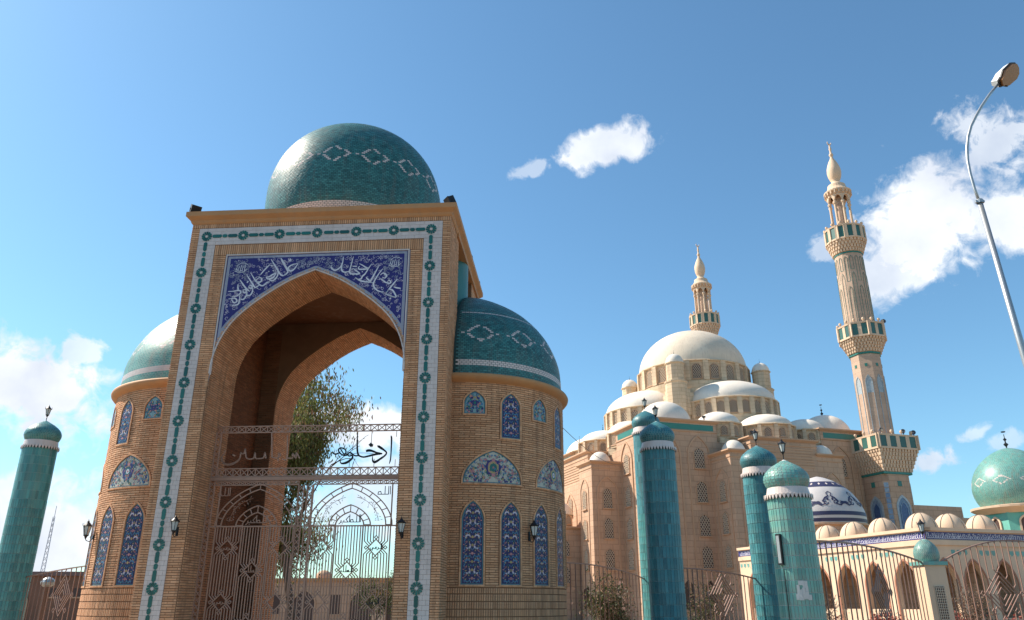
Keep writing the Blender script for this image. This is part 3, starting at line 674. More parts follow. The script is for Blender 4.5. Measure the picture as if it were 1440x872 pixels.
ar.build('lettering', [WHITEG], span, fix=False, kind='stuff')
# ---- glazed tile panels on the towers
ra = random.Random(3)
def art_blue(hw, z0, za, zs, tall=True):
    A = []            # (kind, data, material)  mirrored left and right;  0 lilac 1 light blue 2 pink 3 ochre 4 navy 5 white
    def mir(fn):
        for s_ in (-1, 1): fn(s_)
    z = z0 + .06; k = 0; W_ = hw - .045
    while z < za - .12:
        k += 1; kind = k % 3; sc_ = W_ / .22
        def cres(s_, z=z, kind=kind):
            cx = s_ * .105 * sc_; col = (0 if kind != 1 else 1) if z > z0 + (za - z0) * .5 else (1 if kind != 2 else 0)
            a0 = {0: -.4, 1: pi * .9, 2: 2.2}[kind]
            pts = [(cx + s_ * .055 * cos(a0 + t * .33), z + .065 + .06 * sin(a0 + t * .33)) for t in range(11)]
            A.append(('r', pts, col, .040 if kind != 1 else .028, True))
            A.append(('r', [(s_ * .015, z - .02), (s_ * .04, z + .03), (s_ * .09, z + .015), (s_ * .12, z - .03)], 3 if kind else 6, .006, False)); A.append(('r', [(s_ * .17, z - .02), (s_ * .195, z + .04), (s_ * .165, z + .09), (s_ * .19, z + .14)], 1, .007, False))
            A.append(('r', spiral((s_ * .165, z + .13), .03, 1 if s_ > 0 else 2.1, .8, 7, s_), 2 if kind else 3, .009, False))
            for (dx, dz, c_) in ((.17, .02, 1), (.07, .145, 3), (.05, .075, 2), (.19, .17, 1), (.13, .155, 2), (.03, .0, 1), (.085, .005, 6), (.145, .06, 3), (.2, .09, 2)): A.append(('b', (s_ * dx, z + dz), c_, .012, .022, s_ * dz * 20))
        mir(cres)
        A.append(('b', (0, z + .08), 2 if kind == 1 else 3, .030, .034, 0)); A.append(('b', (0, z + .08), 4 if kind else 5, .012, .016, 0))
        A.append(('b', (0, z + .155), 4, .016, .03, 0)); A.append(('b', (0, z + .16), 1, .008, .018, 0))
        z += .185
    return A
def art_white(hw, z0, za, zs):
    A = []
    for _ in range(int(170 * hw)):
        x = ra.uniform(.05, hw - .06); z = ra.uniform(z0 + .05, za - .05)
        for s_ in (-1, 1):
            A.append(('r', spiral((s_ * x, z), ra.uniform(.025, .05), ra.uniform(0, 6), .8, 7, s_), ra.choice((4, 4, 4, 1, 6)), .011, False))
        c_ = ra.choice((2, 3, 4, 6, 1, 2)); x += ra.uniform(-.03, .03); z += ra.uniform(-.03, .03)
        for s_ in (-1, 1): A.append(('b', (s_ * x, z), c_, ra.uniform(.016, .03), ra.uniform(.02, .03), 0))
    zc = z0 + (za - z0) * .48; r = min(hw * .3, (za - z0) * .27)
    for (rx, c_) in ((r, 4), (r * .78, 3), (r * .5, 6), (r * .3, 5), (r * .14, 2)): A.append(('b', (0, zc), c_, rx * .95, rx, 0))
    for q in range(8):
        a = q * pi / 4; A.append(('b', (r * .8 * cos(a), zc + r * .85 * sin(a)), 4 if q % 2 else 2, r * .22, r * .22, 0))
    return A
def inside(poly, x, z, mrg):
    for i in range(1, len(poly) // 2):
        (x0, y0), (x1, y1) = poly[i], poly[i + 1]
        if y0 <= z <= y1 and y1 > y0: return abs(x) < abs(x0 + (x1 - x0) * (z - y0) / (y1 - y0)) - mrg
    return abs(x) < max(p[0] for p in poly) - mrg and z < poly[2][1]
def make_panel(kind, poly, fn3, parent, name='tile_panel'):
    """fn3(x, z, h): lays the flat design on the wall"""
    hw = max(p[0] for p in poly); z0 = min(p[1] for p in poly); za = max(p[1] for p in poly); zs = poly[1][1]
    blue = kind in ('low', 'tall', 'niche'); bgm = NAVY2 if kind in ('low', 'tall', 'niche') else CREAMG if kind == 'lunette' else PALET
    mb = MB()
    def fill(w_, zb, inset, h, mi):
        n = max(6, int(w_ * 2 / .05)); xs = [-w_ + 2 * w_ * i / n for i in range(n + 1)]
        def top(x):
            best = zb
            for i in range(1, len(poly) - 2):
                (x0, y0), (x1, y1) = poly[i], poly[i + 1]
                if x1 > x0 and x0 - 1e-6 <= x * hw / w_ <= x1 + 1e-6: best = max(best, y0 + (y1 - y0) * (x * hw / w_ - x0) / (x1 - x0))
            return best - inset
        for a, b in zip(xs[:-1], xs[1:]):
            mb.add([fn3(a, zb, h), fn3(b, zb, h), fn3(b, top(b), h), fn3(a, top(a), h)], [(0, 1, 2, 3)], mi)
    fill(hw, z0, 0, .004, 0); fill(hw - .028, z0 + .026, .03, .007, 1); 
    pn = mb.build(name, [FRAMEB, bgm], parent, fix=False)
    pt = MB()
    A = art_blue(hw, z0, za, zs) if blue else art_white(hw, z0, za, zs)
    for a in A:
        if a[0] == 'r':
            if all(inside(poly, x, z, .035) and z > z0 + .03 for x, z in a[1]): ribbon(pt, a[1], a[3], fn3, a[2], .011, taper=a[4])
        else:
            x, z = a[1]
            if inside(poly, x, z, .04 + (a[3] if a[3] < .1 else 0)) and z > z0 + .04: blob(pt, (x, z), a[3], a[4], fn3, a[2], .014 + R.random() * .003, 8 if a[3] > .03 else 6, a[5])
    pt.build('floral_pattern', [LILAC, SKYB, PINK, GOLD, NAVY, WHITEG, TEALG], pn, fix=False, kind='stuff')
    rim = MB(); fine = []
    n = len(poly)
    for i in range(n):
        a = Vector(poly[i]); b = Vector(poly[(i + 1) % n]); l = (b - a).length; k = max(1, round(l / .055))
        for q in range(k): fine.append(tuple(a + (b - a) * q / k))
    moulding(rim, fine, .04, fn3, .034, 0); rim.build('brick_surround', BRICK, pn, fix=False)
    return pn
for (nm, cu, cd, RR_, sg) in TW:
    for (kind, a, poly) in PANS:
        if kind == 'low' and a > 80 and sg > 0 and False: continue
        a0 = sg * radians(a)
        def fn3(x, z, h, a0=a0, RR_=RR_, cu=cu, cd=cd):
            a = a0 + x / RR_; r = RR_ + .001 + h; return (cu + r * sin(a), cd - r * cos(a), z)
        make_panel(kind, poly, fn3, gate)

# ---- iron doors
door = thing('iron_gate', 'brown iron double gate filled with diamond lattice and black Arabic words inside the brick arch', 'gate',
             (-8.5103, 18.509, 0), radians(-4.2))
DD = .8
def truss(mb, x0, z0, x1, z1, w, n, bw=.022, vertical=False):
    if not vertical:
        mb.box(x0, DD, z0, x1, DD + .04, z0 + bw); mb.box(x0, DD, z0 + w - bw, x1, DD + .04, z0 + w)
        for i in range(n):
            a = x0 + (x1 - x0) * i / n; b = x0 + (x1 - x0) * (i + 1) / n
            mb.seg((a, DD + .02, z0 + .01), (b, DD + .02, z0 + w - .01), .017, .02); mb.seg((a, DD + .021, z0 + w - .01), (b, DD + .021, z0 + .01), .017, .018)
            mb.box(b - .009, DD + .005, z0, b + .009, DD + .035, z0 + w)
    else:
        mb.box(x0, DD, z0, x0 + bw, DD + .04, z1); mb.box(x0 + w - bw, DD, z0, x0 + w, DD + .04, z1)
        for i in range(n):
            a = z0 + (z1 - z0) * i / n; b = z0 + (z1 - z0) * (i + 1) / n
            mb.seg((x0 + .01, DD + .02, a), (x0 + w - .01, DD + .02, b), .016, .02); mb.seg((x0 + w - .01, DD + .021, a), (x0 + .01, DD + .021, b), .016, .018)
m = MB(); truss(m, 1.045, 5.60, 5.905, 5.60, .18, 26); m.build('top_rail', IRON, door)
m = MB(); truss(m, 1.045, 4.52, 5.905, 4.52, .21, 26); m.build('middle_rail', IRON, door)
m = MB(); m.box(1.045, DD - .02, 4.43, 5.905, DD + .07, 4.51); m.build('transom_beam', IRON, door)
for x in (1.05, 5.745): m = MB(); truss(m, x, 0, x, 5.60, .15, 38, vertical=True); m.build('side_post', IRON, door)
def iron_word(strokes, name, mtl, d=DD, sc_=1.0, off=(0, 0)):
    mb = MB()
    for pts, ws in strokes:
        P_ = smooth([(p[0] * sc_ + off[0], p[1] * sc_ + off[1]) for p in pts], 3); n = len(P_)
        W_ = [ws[min(len(ws) - 1, int(i / max(1, n - 1) * (len(ws) - 1) + .5))] * 1.15 * sc_ for i in range(n)]
        for i in range(n - 1):
            mb.seg((P_[i][0], d, P_[i][1]), (P_[i + 1][0], d, P_[i + 1][1]), (W_[i] + W_[i + 1]) / 2, .02)
    return mb.build(name, mtl, door)
wd = iron_word(IRW, 'word', BLACK)
m = MB(); m.obox((IRD[0][0], DD, IRD[0][1]), (.03, 0, .03), (0, .01, 0), (-.03, 0, .03)); m.build('dot', BLACK, wd)
m = MB()
for x, z0, z1 in ((5.63, 4.73, 4.9), (5.11, 4.73, 4.92), (4.5, 4.73, 4.95), (5.63, 5.45, 5.6), (4.66, 5.4, 5.6), (5.01, 5.28, 5.6)): m.box(x - .006, DD, z0, x + .006, DD + .012, z1)
m.build('hanger', IRON, wd)
iron_word(IRW2, 'word', IRON)
def bent(mb, pts, w=.02, t=.022, d=None):
    for a, b in zip(pts[:-1], pts[1:]): mb.seg((a[0], DD + .02 if d is None else d, a[1]), (b[0], DD + .02 if d is None else d, b[1]), w, t)
def dia(mb, x, z, s, w=.018): bent(mb, [(x - s, z), (x, z + s), (x + s, z), (x, z - s), (x - s, z)], w)
LET = {'alif': [[(0, 0), (0, 1)]], 'lam': [[(0, 1), (0, 0), (-.45, 0)]], 'ha': [[(0, 0), (-.1, .35), (-.4, .3), (-.45, 0), (0, 0)]],
       'kaf': [[(0, 0), (-.6, 0)], [(-.05, .0), (-.35, .35), (.05, .8)]], 'ba': [[(0, .25), (0, 0), (-.4, 0)], [(-.2, -.25), (-.2, -.2)]],
       'ra': [[(0, .25), (-.05, -.05), (-.3, -.25)]], 'sin': [[(0, .3), (0, 0), (-.15, 0), (-.15, .25), (-.15, 0), (-.3, 0), (-.3, .25), (-.3, 0), (-.5, 0)]],
       'mim': [[(0, 0), (-.2, .2), (-.35, 0), (-.35, -.3)]], 'hha': [[(0, .3), (-.35, .3), (-.1, 0), (-.5, 0)]], 'nun': [[(0, .2), (-.05, -.2), (-.4, -.2), (-.45, .2)]]}
def kufic(seq, x, z, h, name, parent, mtl=BLACK):
    mb = MB()
    for l, adv in seq:
        for st in LET[l]: bent(mb, [(x + px * h, z + pz * h) for px, pz in st], .016, .016, DD + .01)
        x -= adv * h
    return mb.build(name, mtl, parent)
for side in (1, -1):
    leaf = MB()
    X = lambda u: GC + side * (u - GC)
    # stiles, rails
    truss(leaf, min(X(3.50), X(3.66)), .12, 0, 4.31, .15, 30, vertical=True)
    truss(leaf, min(X(3.66), X(5.74)), 4.31, max(X(3.66), X(5.74)), 4.31, .105, 14, .018)
    leaf.box(min(X(3.50), X(5.74)), DD, 3.33, max(X(3.50), X(5.74)), DD + .04, 3.36); leaf.box(min(X(3.5), X(5.74)), DD, .1, max(X(3.5), X(5.74)), DD + .05, .16)
    for u in (3.66, 4.28, 4.94, 5.60): leaf.box(X(u) - .012, DD, .12, X(u) + .012, DD + .04, 3.34 if 3.7 < u < 5.5 else 4.33)
    lf = leaf.build('leaf', IRON, door)
    # double pointed arch with spokes
    m = MB(); cx = X(4.61)
    def arcp(hw, rise, k=.7): return [(cx + x, z) for x, z in arch(hw, 3.36, 3.37, 3.36 + rise, n=12, k=k)[1:-1]]
    a1, a2, a3, a4 = arcp(1.02, .98), arcp(.87, .86), arcp(.50, .47), arcp(.34, .31)
    for a in (a1, a2, a3, a4): bent(m, a, .024, .03)
    for aa, bb, step in ((a1, a2, 2), (a3, a4, 3)):
        for i in range(0, len(aa), step): bent(m, [aa[i], bb[i]], .018, .02)
    m.build('arch_tracery', IRON, lf)
    # leafy twigs between the arches
    m = MB(); rt = random.Random(4)
    for s_ in (-1, 1):
        pts = []
        for i in range(9):
            t = i / 8; a = .12 + t * 1.25; pts.append((cx + s_ * .69 * cos(a), 3.38 + .66 * sin(a) * (.97)))
        m.tube([(p[0], DD + .02, p[1]) for p in pts], .005, 4)
        for p in pts[:-1]:
            for q in range(3):
                a = rt.uniform(0, 6.28); l = rt.uniform(.05, .11); e = (p[0] + l * cos(a), p[1] + l * sin(a))
                m.tube([(p[0], DD + .02, p[1]), ((p[0] + e[0]) / 2 + .01, DD + .02, (p[1] + e[1]) / 2 + .012), (e[0], DD + .02, e[1])], .003, 3)
                m.obox((e[0], DD + .02, e[1]), (.016 * cos(a), 0, .016 * sin(a)), (0, .002, 0), (-.006 * sin(a), 0, .006 * cos(a)))
    m.build('iron_twigs', IRON, lf)
    # three columns of nested bars parting round diamonds
    for ci, (u, zs_) in enumerate(((3.97, (2.85, 1.65, .45)), (4.61, (2.35, 1.15)), (5.27, (2.85, 1.65, .45)))):
        x = X(u); s_ = .185; offs = (.065, .135, .205, .275)
        zz = sorted(zs_, reverse=True); bounds = [3.33] + list(zz) + [.14]
        mo = MB()
        for k in range(len(bounds) - 1):
            zt, zb = bounds[k], bounds[k + 1]; dt, db = k > 0, k + 1 < len(bounds) - 1
            for o in offs:
                for sg in (-1, 1):
                    e = o * .5 + .02; pts = []
                    if dt: pts += [(x + sg * e, zt - s_ + e), (x + sg * o, zt - s_ + e - (o - e))]
                    else: pts += [(x + sg * o, zt)]
                    if db: pts += [(x + sg * o, zb + s_ - e + (o - e)), (x + sg * e, zb + s_ - e)]
                    else: pts += [(x + sg * o, zb)]
                    b_ = MB(); bent(b_, pts, .021, .02)
                    b_.build('bar', IRON, lf)
            za = zt - (s_ + .09 if dt else 0); zc = zb + (s_ + .09 if db else 0)
            bent(mo, [(x, za), (x, zc)], .014, .016)
        mo.build('bar', IRON, lf)
        for z in zz:
            d_ = MB(); dia(d_, x, z, s_, .022); dia(d_, x, z + s_ + .045, .04); dia(d_, x, z - s_ - .045, .04); dia(d_, x - s_ - .045, z, .04); dia(d_, x + s_ + .045, z, .04)
            d_.build('diamond', IRON, lf)
        for z in zz:
            if u > 5: kufic([('alif', .15), ('lam', .5), ('ra', .3), ('hha', .55), ('mim', .35), ('nun', .3)], x + .15, z - .03, .12, 'word', lf, BLACK if side > 0 else IRON)
            elif 4 < u < 5: kufic([('alif', .15), ('lam', .4), ('sin', .5), ('lam', .4), ('alif', .2), ('mim', .3)], x + .14, z - .04, .14, 'word', lf, BLACK if side > 0 else IRON)
    kufic([('alif', .22), ('lam', .45), ('lam', .45), ('ha', .4)], X(5.55) if side > 0 else X(5.35), 4.07, .19, 'word', lf, BLACK if side > 0 else IRON)
    kufic([('alif', .15), ('lam', .4), ('lam', .45), ('ha', .55), ('alif', .15), ('kaf', .65), ('ba', .4), ('ra', .3)], cx + .26, 3.43, .17, 'word', lf, BLACK if side > 0 else IRON)

# ---------------------------------------------------------------- lanterns
def lantern(label, loc, rz, wall=True, s=1.0, group=None):
    t = thing('wall_lantern' if wall else 'post_lantern', label, 'lantern', loc, rz, group)
    def pr(lst): return [(r * s, z * s) for r, z in lst]
    m = MB(); m.lathe(pr([(.012, -.26), (.03, -.22), (.05, -.17), (.075, -.16), (.08, -.14), (.06, -.135)]), 10)
    m.lathe(pr([(.135, .13), (.15, .145), (.12, .17), (.06, .235), (.05, .25), (.03, .26), (.035, .285), (.012, .31), (.004, .35)]), 12)
    for i in range(6):
        a = i * pi / 3; m.seg((.07 * s * cos(a), .07 * s * sin(a), -.14 * s), (.125 * s * cos(a), .125 * s * sin(a), .14 * s), .012 * s)
        m.tube([(.13 * s * cos(a), .13 * s * sin(a), .14 * s), (.17 * s * cos(a), .17 * s * sin(a), .19 * s), (.15 * s * cos(a), .15 * s * sin(a), .22 * s)], .006 * s, 4)
    m.build('frame', BLACK, t)
    m = MB(); m.lathe(pr([(.062, -.13), (.115, .13)]), 6); m.build('glass', GLASS, t)
    m = MB()
    if wall:
        m.tube([(0, 0, -.24 * s), (0, .03 * s, -.3 * s), (0, .12 * s, -.33 * s), (0, .2 * s, -.25 * s), (0, .22 * s, -.12 * s)], .013 * s, 6)
        m.tube([(0, .22 * s, -.1 * s), (0, .16 * s, -.12 * s), (0, .12 * s, -.2 * s), (0, .17 * s, -.24 * s)], .008 * s, 5); m.obox((0, .235 * s, -.15 * s), (.035 * s, 0, 0), (0, .015 * s, 0), (0, 0, .14 * s))
    else:
        m.lathe(pr([(.05, -.46), (.035, -.43), (.018, -.4), (.016, -.3), (.03, -.28), (.014, -.26)]), 8)
    m.build('bracket' if wall else 'stem', BLACK, t); return t
def GW(u, d, z): return tuple(GX @ Vector((u, d, z)))
lantern('black wall lantern on the left pier of the arch beside the white strip', GW(.86, -.24, 3.27), radians(-4.2), s=.72)
lantern('black wall lantern on the right pier of the arch between iron gate and white strip', GW(6.08, -.24, 3.2), radians(-4.2), s=.72)
def tw_l(cu, cd, RR_, a, z, s, label):
    a = radians(a); d = RR_ + .235 * s + .02; lantern(label, GW(cu + d * sin(a), cd - d * cos(a), z), radians(-4.2) + a, s=s)
tw_l(6.95, 3.75, 2.73, 43, 3.27, .8, 'black wall lantern between blue tile panels on the right tower')
tw_l(-.2, 3.75, 2.82, -46, 3.35, .8, 'black wall lantern on the sunlit outer side of the left tower')
# floodlights on the roof corners
def flood(label, loc, rz, s=1):
    t = thing('floodlight', label, 'floodlight', loc, rz)
    m = MB(); m.obox((0, 0, .15 * s), (.12 * s, 0, 0), (0, .07 * s, .04 * s), (0, -.05 * s, .09 * s)); m.obox((0, -.085 * s, .1 * s), (.13 * s, 0, 0), (0, .012, .006), (0, -.05 * s, .1 * s)); m.build('housing', BLACK, t)
    m = MB(); m.tube([(-.13 * s, 0, .15 * s), (-.13 * s, 0, .02), (.13 * s, 0, .02), (.13 * s, 0, .15 * s)], .01, 4); m.box(-.05, -.05, 0, .05, .05, .025); m.build('bracket', BLACK, t)
flood('black floodlight on the left corner of the gate roof', GW(.0, .0, 11.38), radians(40), 1.0)
flood('black floodlight on the right corner of the gate roof', GW(6.9, .05, 11.38), radians(-60), 1.0)
flood('small black floodlight at the rear right edge of the gate roof', GW(7.02, 3.4, 11.38), radians(-90), .6)
flood('small black floodlight near the back corner of the gate roof', GW(7.02, 5.4, 11.38), radians(-90), .6)
# little bumps left on top of the great dome
m = MB()
for x, y in ((.02, .0), (-.22, -.05), (.32, .02)): m.obox((GC + x, 3.2 + y - .05, 15.66), (.05, 0, 0), (0, .03, 0), (0, 0, .03))
m.build('apex_fitting', BLACK, gate)
# ================================================================ turquoise fence pillars
TS = {}
def pillar(label, x, y, zt, r, pale=0, lamp='', seed=1, drumtile=TILE_P):
    t = thing('tiled_pillar', label, 'pillar', (x, y, 0), 0, 'turquoise tiled pillars along the fence')
    rr = random.Random(seed)
    m = MB(); m.lathe([(r - .012, 0), (r - .012, zt)], 40); m.build('shaft', GROUT_W if pale else GROUT_P, t, smooth=True)
    n = int(2 * pi * r / (.088 if r > .42 else .066)); hh = .285 if r > .42 else .21; rows = int(zt / hh) + 1; va = atan2(-y, -x)
    key = (round(r, 2), pale)
    if key not in TS:
        b = MB(); w = 2 * pi * r / n / 2 - .0045; b.add([(-w, 0, -.5), (w, 0, -.5), (w, 0, .5), (-w, 0, .5), (-w * .96, -.004, -.492), (w * .96, -.004, -.492), (w * .96, -.004, .492), (-w * .96, -.004, .492)],
                                           [(4, 5, 6, 7), (0, 1, 5, 4), (1, 2, 6, 5), (2, 3, 7, 6), (3, 0, 4, 7)])
        TS[key] = b.mesh('tile', TILE_G if pale else drumtile)
    c = []; rest = MB()
    for k in range(rows):
        z1 = zt - k * hh; z0 = max(0, z1 - hh)
        if z1 - z0 < .05: continue
        for i in range(n):
            a = 2 * pi * i / n; f = cos(a - va); c.append((-(f > .05), abs((z0 + z1) / 2 - 2.5), a, z0, z1))
    c.sort()
    for q, (f, _, a, z0, z1) in enumerate(c):
        h = z1 - z0 - .010; z = (z0 + z1) / 2; rr_ = r - .006 + rr.uniform(-.0012, .0012)
        if q < 300 and f < 0:
            o = link('tile', TS[key], t, (rr_ * cos(a), rr_ * sin(a), z), (0, rr.uniform(-.006, .006), a + pi / 2 + rr.uniform(-.03, .03))); o.scale = (1, 1, h)
        else:
            w = pi / n * .94
            rest.add([(rr_ * cos(a - w), rr_ * sin(a - w), z - h / 2), (rr_ * cos(a + w), rr_ * sin(a + w), z - h / 2), (rr_ * cos(a + w), rr_ * sin(a + w), z + h / 2), (rr_ * cos(a - w), rr_ * sin(a - w), z + h / 2)], [(0, 1, 2, 3)])
    if rest.f: rest.build('tiles', TILE_G if pale else drumtile, t, kind='stuff', fix=False)
    # saw-toothed white collar
    o = r / .53
    m = MB(); m.lathe([(r, zt - .01), (r + .035, zt + .01), (r + .035, zt + .05), (r, zt + .06), (r - .03, zt + .24 * r / .5), (r - .12, zt + .25 * r / .5)], 40); m.build('collar', WTILE, t, smooth=False)
    m = MB(); nt_ = 38; ts = .62 * o
    for i in range(nt_):
        a = 2 * pi * i / nt_; w = pi / nt_ * .55; q = r + .042
        P_ = [(q * cos(a - w), q * sin(a - w), zt - .02), (q * cos(a + w), q * sin(a + w), zt - .02), ((q) * cos(a), (q) * sin(a), zt + .10 * ts)]
        m.add(P_, [(0, 1, 2)])
        m.add([((r + .046) * cos(a + pi / nt_ + s_), (r + .046) * sin(a + pi / nt_ + s_), z) for s_, z in ((-w * 1.2, zt + .13 * ts), (w * 1.2, zt + .13 * ts), (w * 1.2, zt + .05 * ts), (0, zt - .09 * ts), (-w * 1.2, zt + .05 * ts))], [(0, 1, 2, 3, 4)], 1)
    m.build('tooth_band', [BLACK, WTILE], t, fix=False)
    o = r / .53; pr = [(r - .06 * o, zt + .24 * o), (r + .0, zt + .34 * o), (r + .03 * o, zt + .48 * o), (r - .03 * o, zt + .64 * o), (r - .19 * o, zt + .79 * o), (r - .38 * o, zt + .9 * o), (.03, zt + .97 * o)]
    dome_tiles(t, pr, (0, 0), .075, .055, TILE_G if pale else drumtile, None, 'x', core=GROUT_W if pale else GROUT_P, tilt=.01)
    lantern(lamp, (x, y, zt + .97 * r / .53 + .28 * r / .53 + .02), 0, False, .72 * r / .53, 'post lanterns on the pillar domes')
    return t
TILE_T = mat('turquoise_pillar_tile', (.03, .17, .20), .45, .22, .10, 1.5, 0, col2=(.055, .23, .25), dirt=.18)
pillar('freestanding turquoise tiled pillar left of the gate in front of the far left fence', -16.1, 26.4, 6.55, .54, 0, 'small black lantern on top of the leftmost turquoise pillar', 1)
pillar('nearer of the paired turquoise pillars in front of the mosque buttress', 4.05, 21.5, 5.58, .46, 0, 'black lantern on the nearer of the paired turquoise pillars', 2, TILE_T)
pillar('taller turquoise pillar half hidden behind its twin, at the end of the first fence', 5.42, 31.0, 8.0, .54, 0, 'black lantern on the rear pillar of the turquoise pair', 3, TILE_T)
pillar('dark turquoise pillar behind the pale short one, between two fence runs', 7.62, 24.1, 5.28, .52, 0, 'black lantern on the dark pillar behind the pale pillar', 4, TILE_T)
pb = pillar('short pale turquoise pillar with a thin conduit box and scraped patch on its face', 5.24, 15.0, 3.475, .4, 1, 'black lantern on top of the short pale turquoise pillar', 5)
m = MB(); va = radians(-90 - 19 - 38); r_ = .425
m.tube([(r_ * cos(va + .1), r_ * sin(va + .1), 0), (r_ * cos(va + .1), r_ * sin(va + .1), 2.2)], .009, 5); m.build('conduit', BLACK, pb)
m = MB(); c_ = Vector((r_ * cos(va), r_ * sin(va), 2.54)); t_ = Vector((-sin(va), cos(va), 0)); m.obox(c_, t_ * .05, Vector((cos(va), sin(va), 0)) * .025, (0, 0, .27)); m.build('box', BLACK, pb)
m = MB(); m.obox(c_ + Vector((cos(va), sin(va), 0)) * .028, t_ * .032, Vector((cos(va), sin(va), 0)) * .003, (0, 0, .24)); m.build('box_cover', STEEL, pb)
m = MB(); rq = random.Random(9)
for q in range(16):
    a = radians(-90 - 8) + rq.uniform(-.26, .26); z = 1.86 + rq.uniform(-.16, .16); h = rq.uniform(.03, .07); w = rq.uniform(.05, .13); rad = .4045 + q * .0006
    m.add([(rad * cos(a - w), rad * sin(a - w), z - h), (rad * cos(a + w), rad * sin(a + w), z - h), (rad * cos(a + w), rad * sin(a + w), z + h), (rad * cos(a - w), rad * sin(a - w), z + h)], [(0, 1, 2, 3)])
m.build('scraped_patch', GROUT_W, pb, fix=False)
# ================================================================ fences with curved tops
def fence(label, p0, p1, z0, z1, sag, n, motif=True, rev=False, cols=IRON2):
    a = Vector(p0); b = Vector(p1); L_ = (b - a).length; ang = atan2(b.y - a.y, b.x - a.x)
    t = thing('iron_fence', label, 'fence', (a.x, a.y, 0), ang, 'iron fences between the pillars')
    def top(u): return z0 + (z1 - z0) * u + sag * (1 - (2 * u - 1) ** 2)
    m = MB()
    for i in range(24):
        u, v = i / 24, (i + 1) / 24; m.seg((u * L_, 0, top(u)), (v * L_, 0, top(v)), .03, .05)
    m.build('top_rail', cols, t)
    m = MB(); m.box(0, -.02, .35, L_, .02, .39); m.build('bottom_rail', cols, t)
    cx = L_ * (.5 if motif is True else motif); cz = 1.86; S_ = .60
    for i in range(n + 1):
        x = L_ * i / n; m = MB(); dx = x - cx; zt = top(i / n)
        if motif and abs(dx) < S_ - .02:
            e = abs(dx) ; sg = 1 if dx >= 0 else -1
            # bar parts round the lozenge like its neighbours
            zz = cz + S_ - e
            zq = min(zt - .01, zz + .16); m.seg((x, 0, zt), (x, 0, zq), .022, .022); m.seg((x, 0, zq), (x - sg * .08, 0, zq - .08), .02, .02)
            m.seg((x, 0, .37), (x, 0, cz - S_ + e - .16), .022, .022); m.seg((x, 0, cz - S_ + e - .16), (x - sg * .08, 0, cz - S_ + e - .08), .02, .02)
        else: m.seg((x, 0, .35), (x, 0, zt), .022 if 0 < i < n else .05, .022 if 0 < i < n else .05)
        m.build('bar', cols, t)
    if motif:
        for s_ in (.58, .45, .31, .16):
            m = MB()
            for q in range(4):
                c0 = ((-1, 0), (0, 1), (1, 0), (0, -1))[q]; c1 = ((0, 1), (1, 0), (0, -1), (-1, 0))[q]
                m.seg((cx + c0[0] * s_, 0, cz + c0[1] * s_), (cx + c1[0] * s_, 0, cz + c1[1] * s_), .026, .02)
            m.build('lozenge', cols, t)
        m = MB()
        for sx in (-1, 1):
            for (q, z) in ((S_ + .08, cz), (0, cz - S_ - .08), (S_ * .5 + .1, cz - S_ * .5 - .12)):
                x = cx + sx * q
                for k in range(4):
                    c0 = ((-1, 0), (0, 1), (1, 0), (0, -1))[k]; c1 = ((0, 1), (1, 0), (0, -1), (-1, 0))[k]
                    m.seg((x + c0[0] * .07, 0, z + c0[1] * .07), (x + c1[0] * .07, 0, z + c1[1] * .07), .018, .016)
        m.build('small_lozenge', cols, t)
    return t
fence('curved-top iron fence between the leftmost pillar and the left tower', (-15.6, 26.3), (-11.05, 22.6), 2.42, 2.68, .05, 18)
fence('curved-top iron fence between the right gate tower and the paired pillars', (1.42, 22.0), (5.0, 30.9), 2.66, 2.5, .12, 20, .62)
fence('iron fence between the paired pillars and the dark turquoise pillar', (4.5, 21.6), (7.15, 24.0), 2.5, 2.3, .06, 16)
fence('iron fence between the short pale pillar and the onion-topped post', (5.66, 15.15), (10.62, 21.1), 2.72, 2.62, .12, 24)
fence('iron fence right of the onion-topped post running out of the picture', (11.15, 21.2), (16.2, 22.9), 2.62, 2.62, .62, 24, .36)
# square post with onion dome
post = thing('gate_post', 'square tan stone post with a turquoise onion cap and grille panel', 'post', (10.85, 21.25, 0), radians(5))
m = MB(); m.box(-.28, -.28, 0, .28, .28, 2.55); m.build('shaft', CREAM, post)
m = MB(); m.box(-.33, -.33, 2.55, .33, .33, 2.64); m.build('cap', TILE_G, post)
dome_tiles(post, [(.26, 2.64), (.30, 2.74), (.31, 2.86), (.27, 3.0), (.18, 3.12), (.08, 3.2), (.02, 3.22)], (0, 0), .05, .035, TILE_G, None, 'x', core=GROUT_W, tilt=.004)
m = MB(); m.box(-.13, -.30, .4, .15, -.281, 2.05); gp = m.build('grille_panel', LATT, post)
m = MB(); m.box(-.115, -.305, .415, .135, -.3005, 2.035); m.build('backing', DARK, gp)
m = MB()
for i in range(5): m.box(-.1 + i * .052, -.318, .415, -.088 + i * .052, -.3055, 2.035)
for i in range(26): m.box(-.115, -.317, .44 + i * .062, .135, -.3065, .452 + i * .062)
m.build('grille_bars', LATT, gp)
lantern('black lantern standing above the turquoise onion cap of the square post', (10.85, 21.25, 3.22 + .28), 0, False, .7)

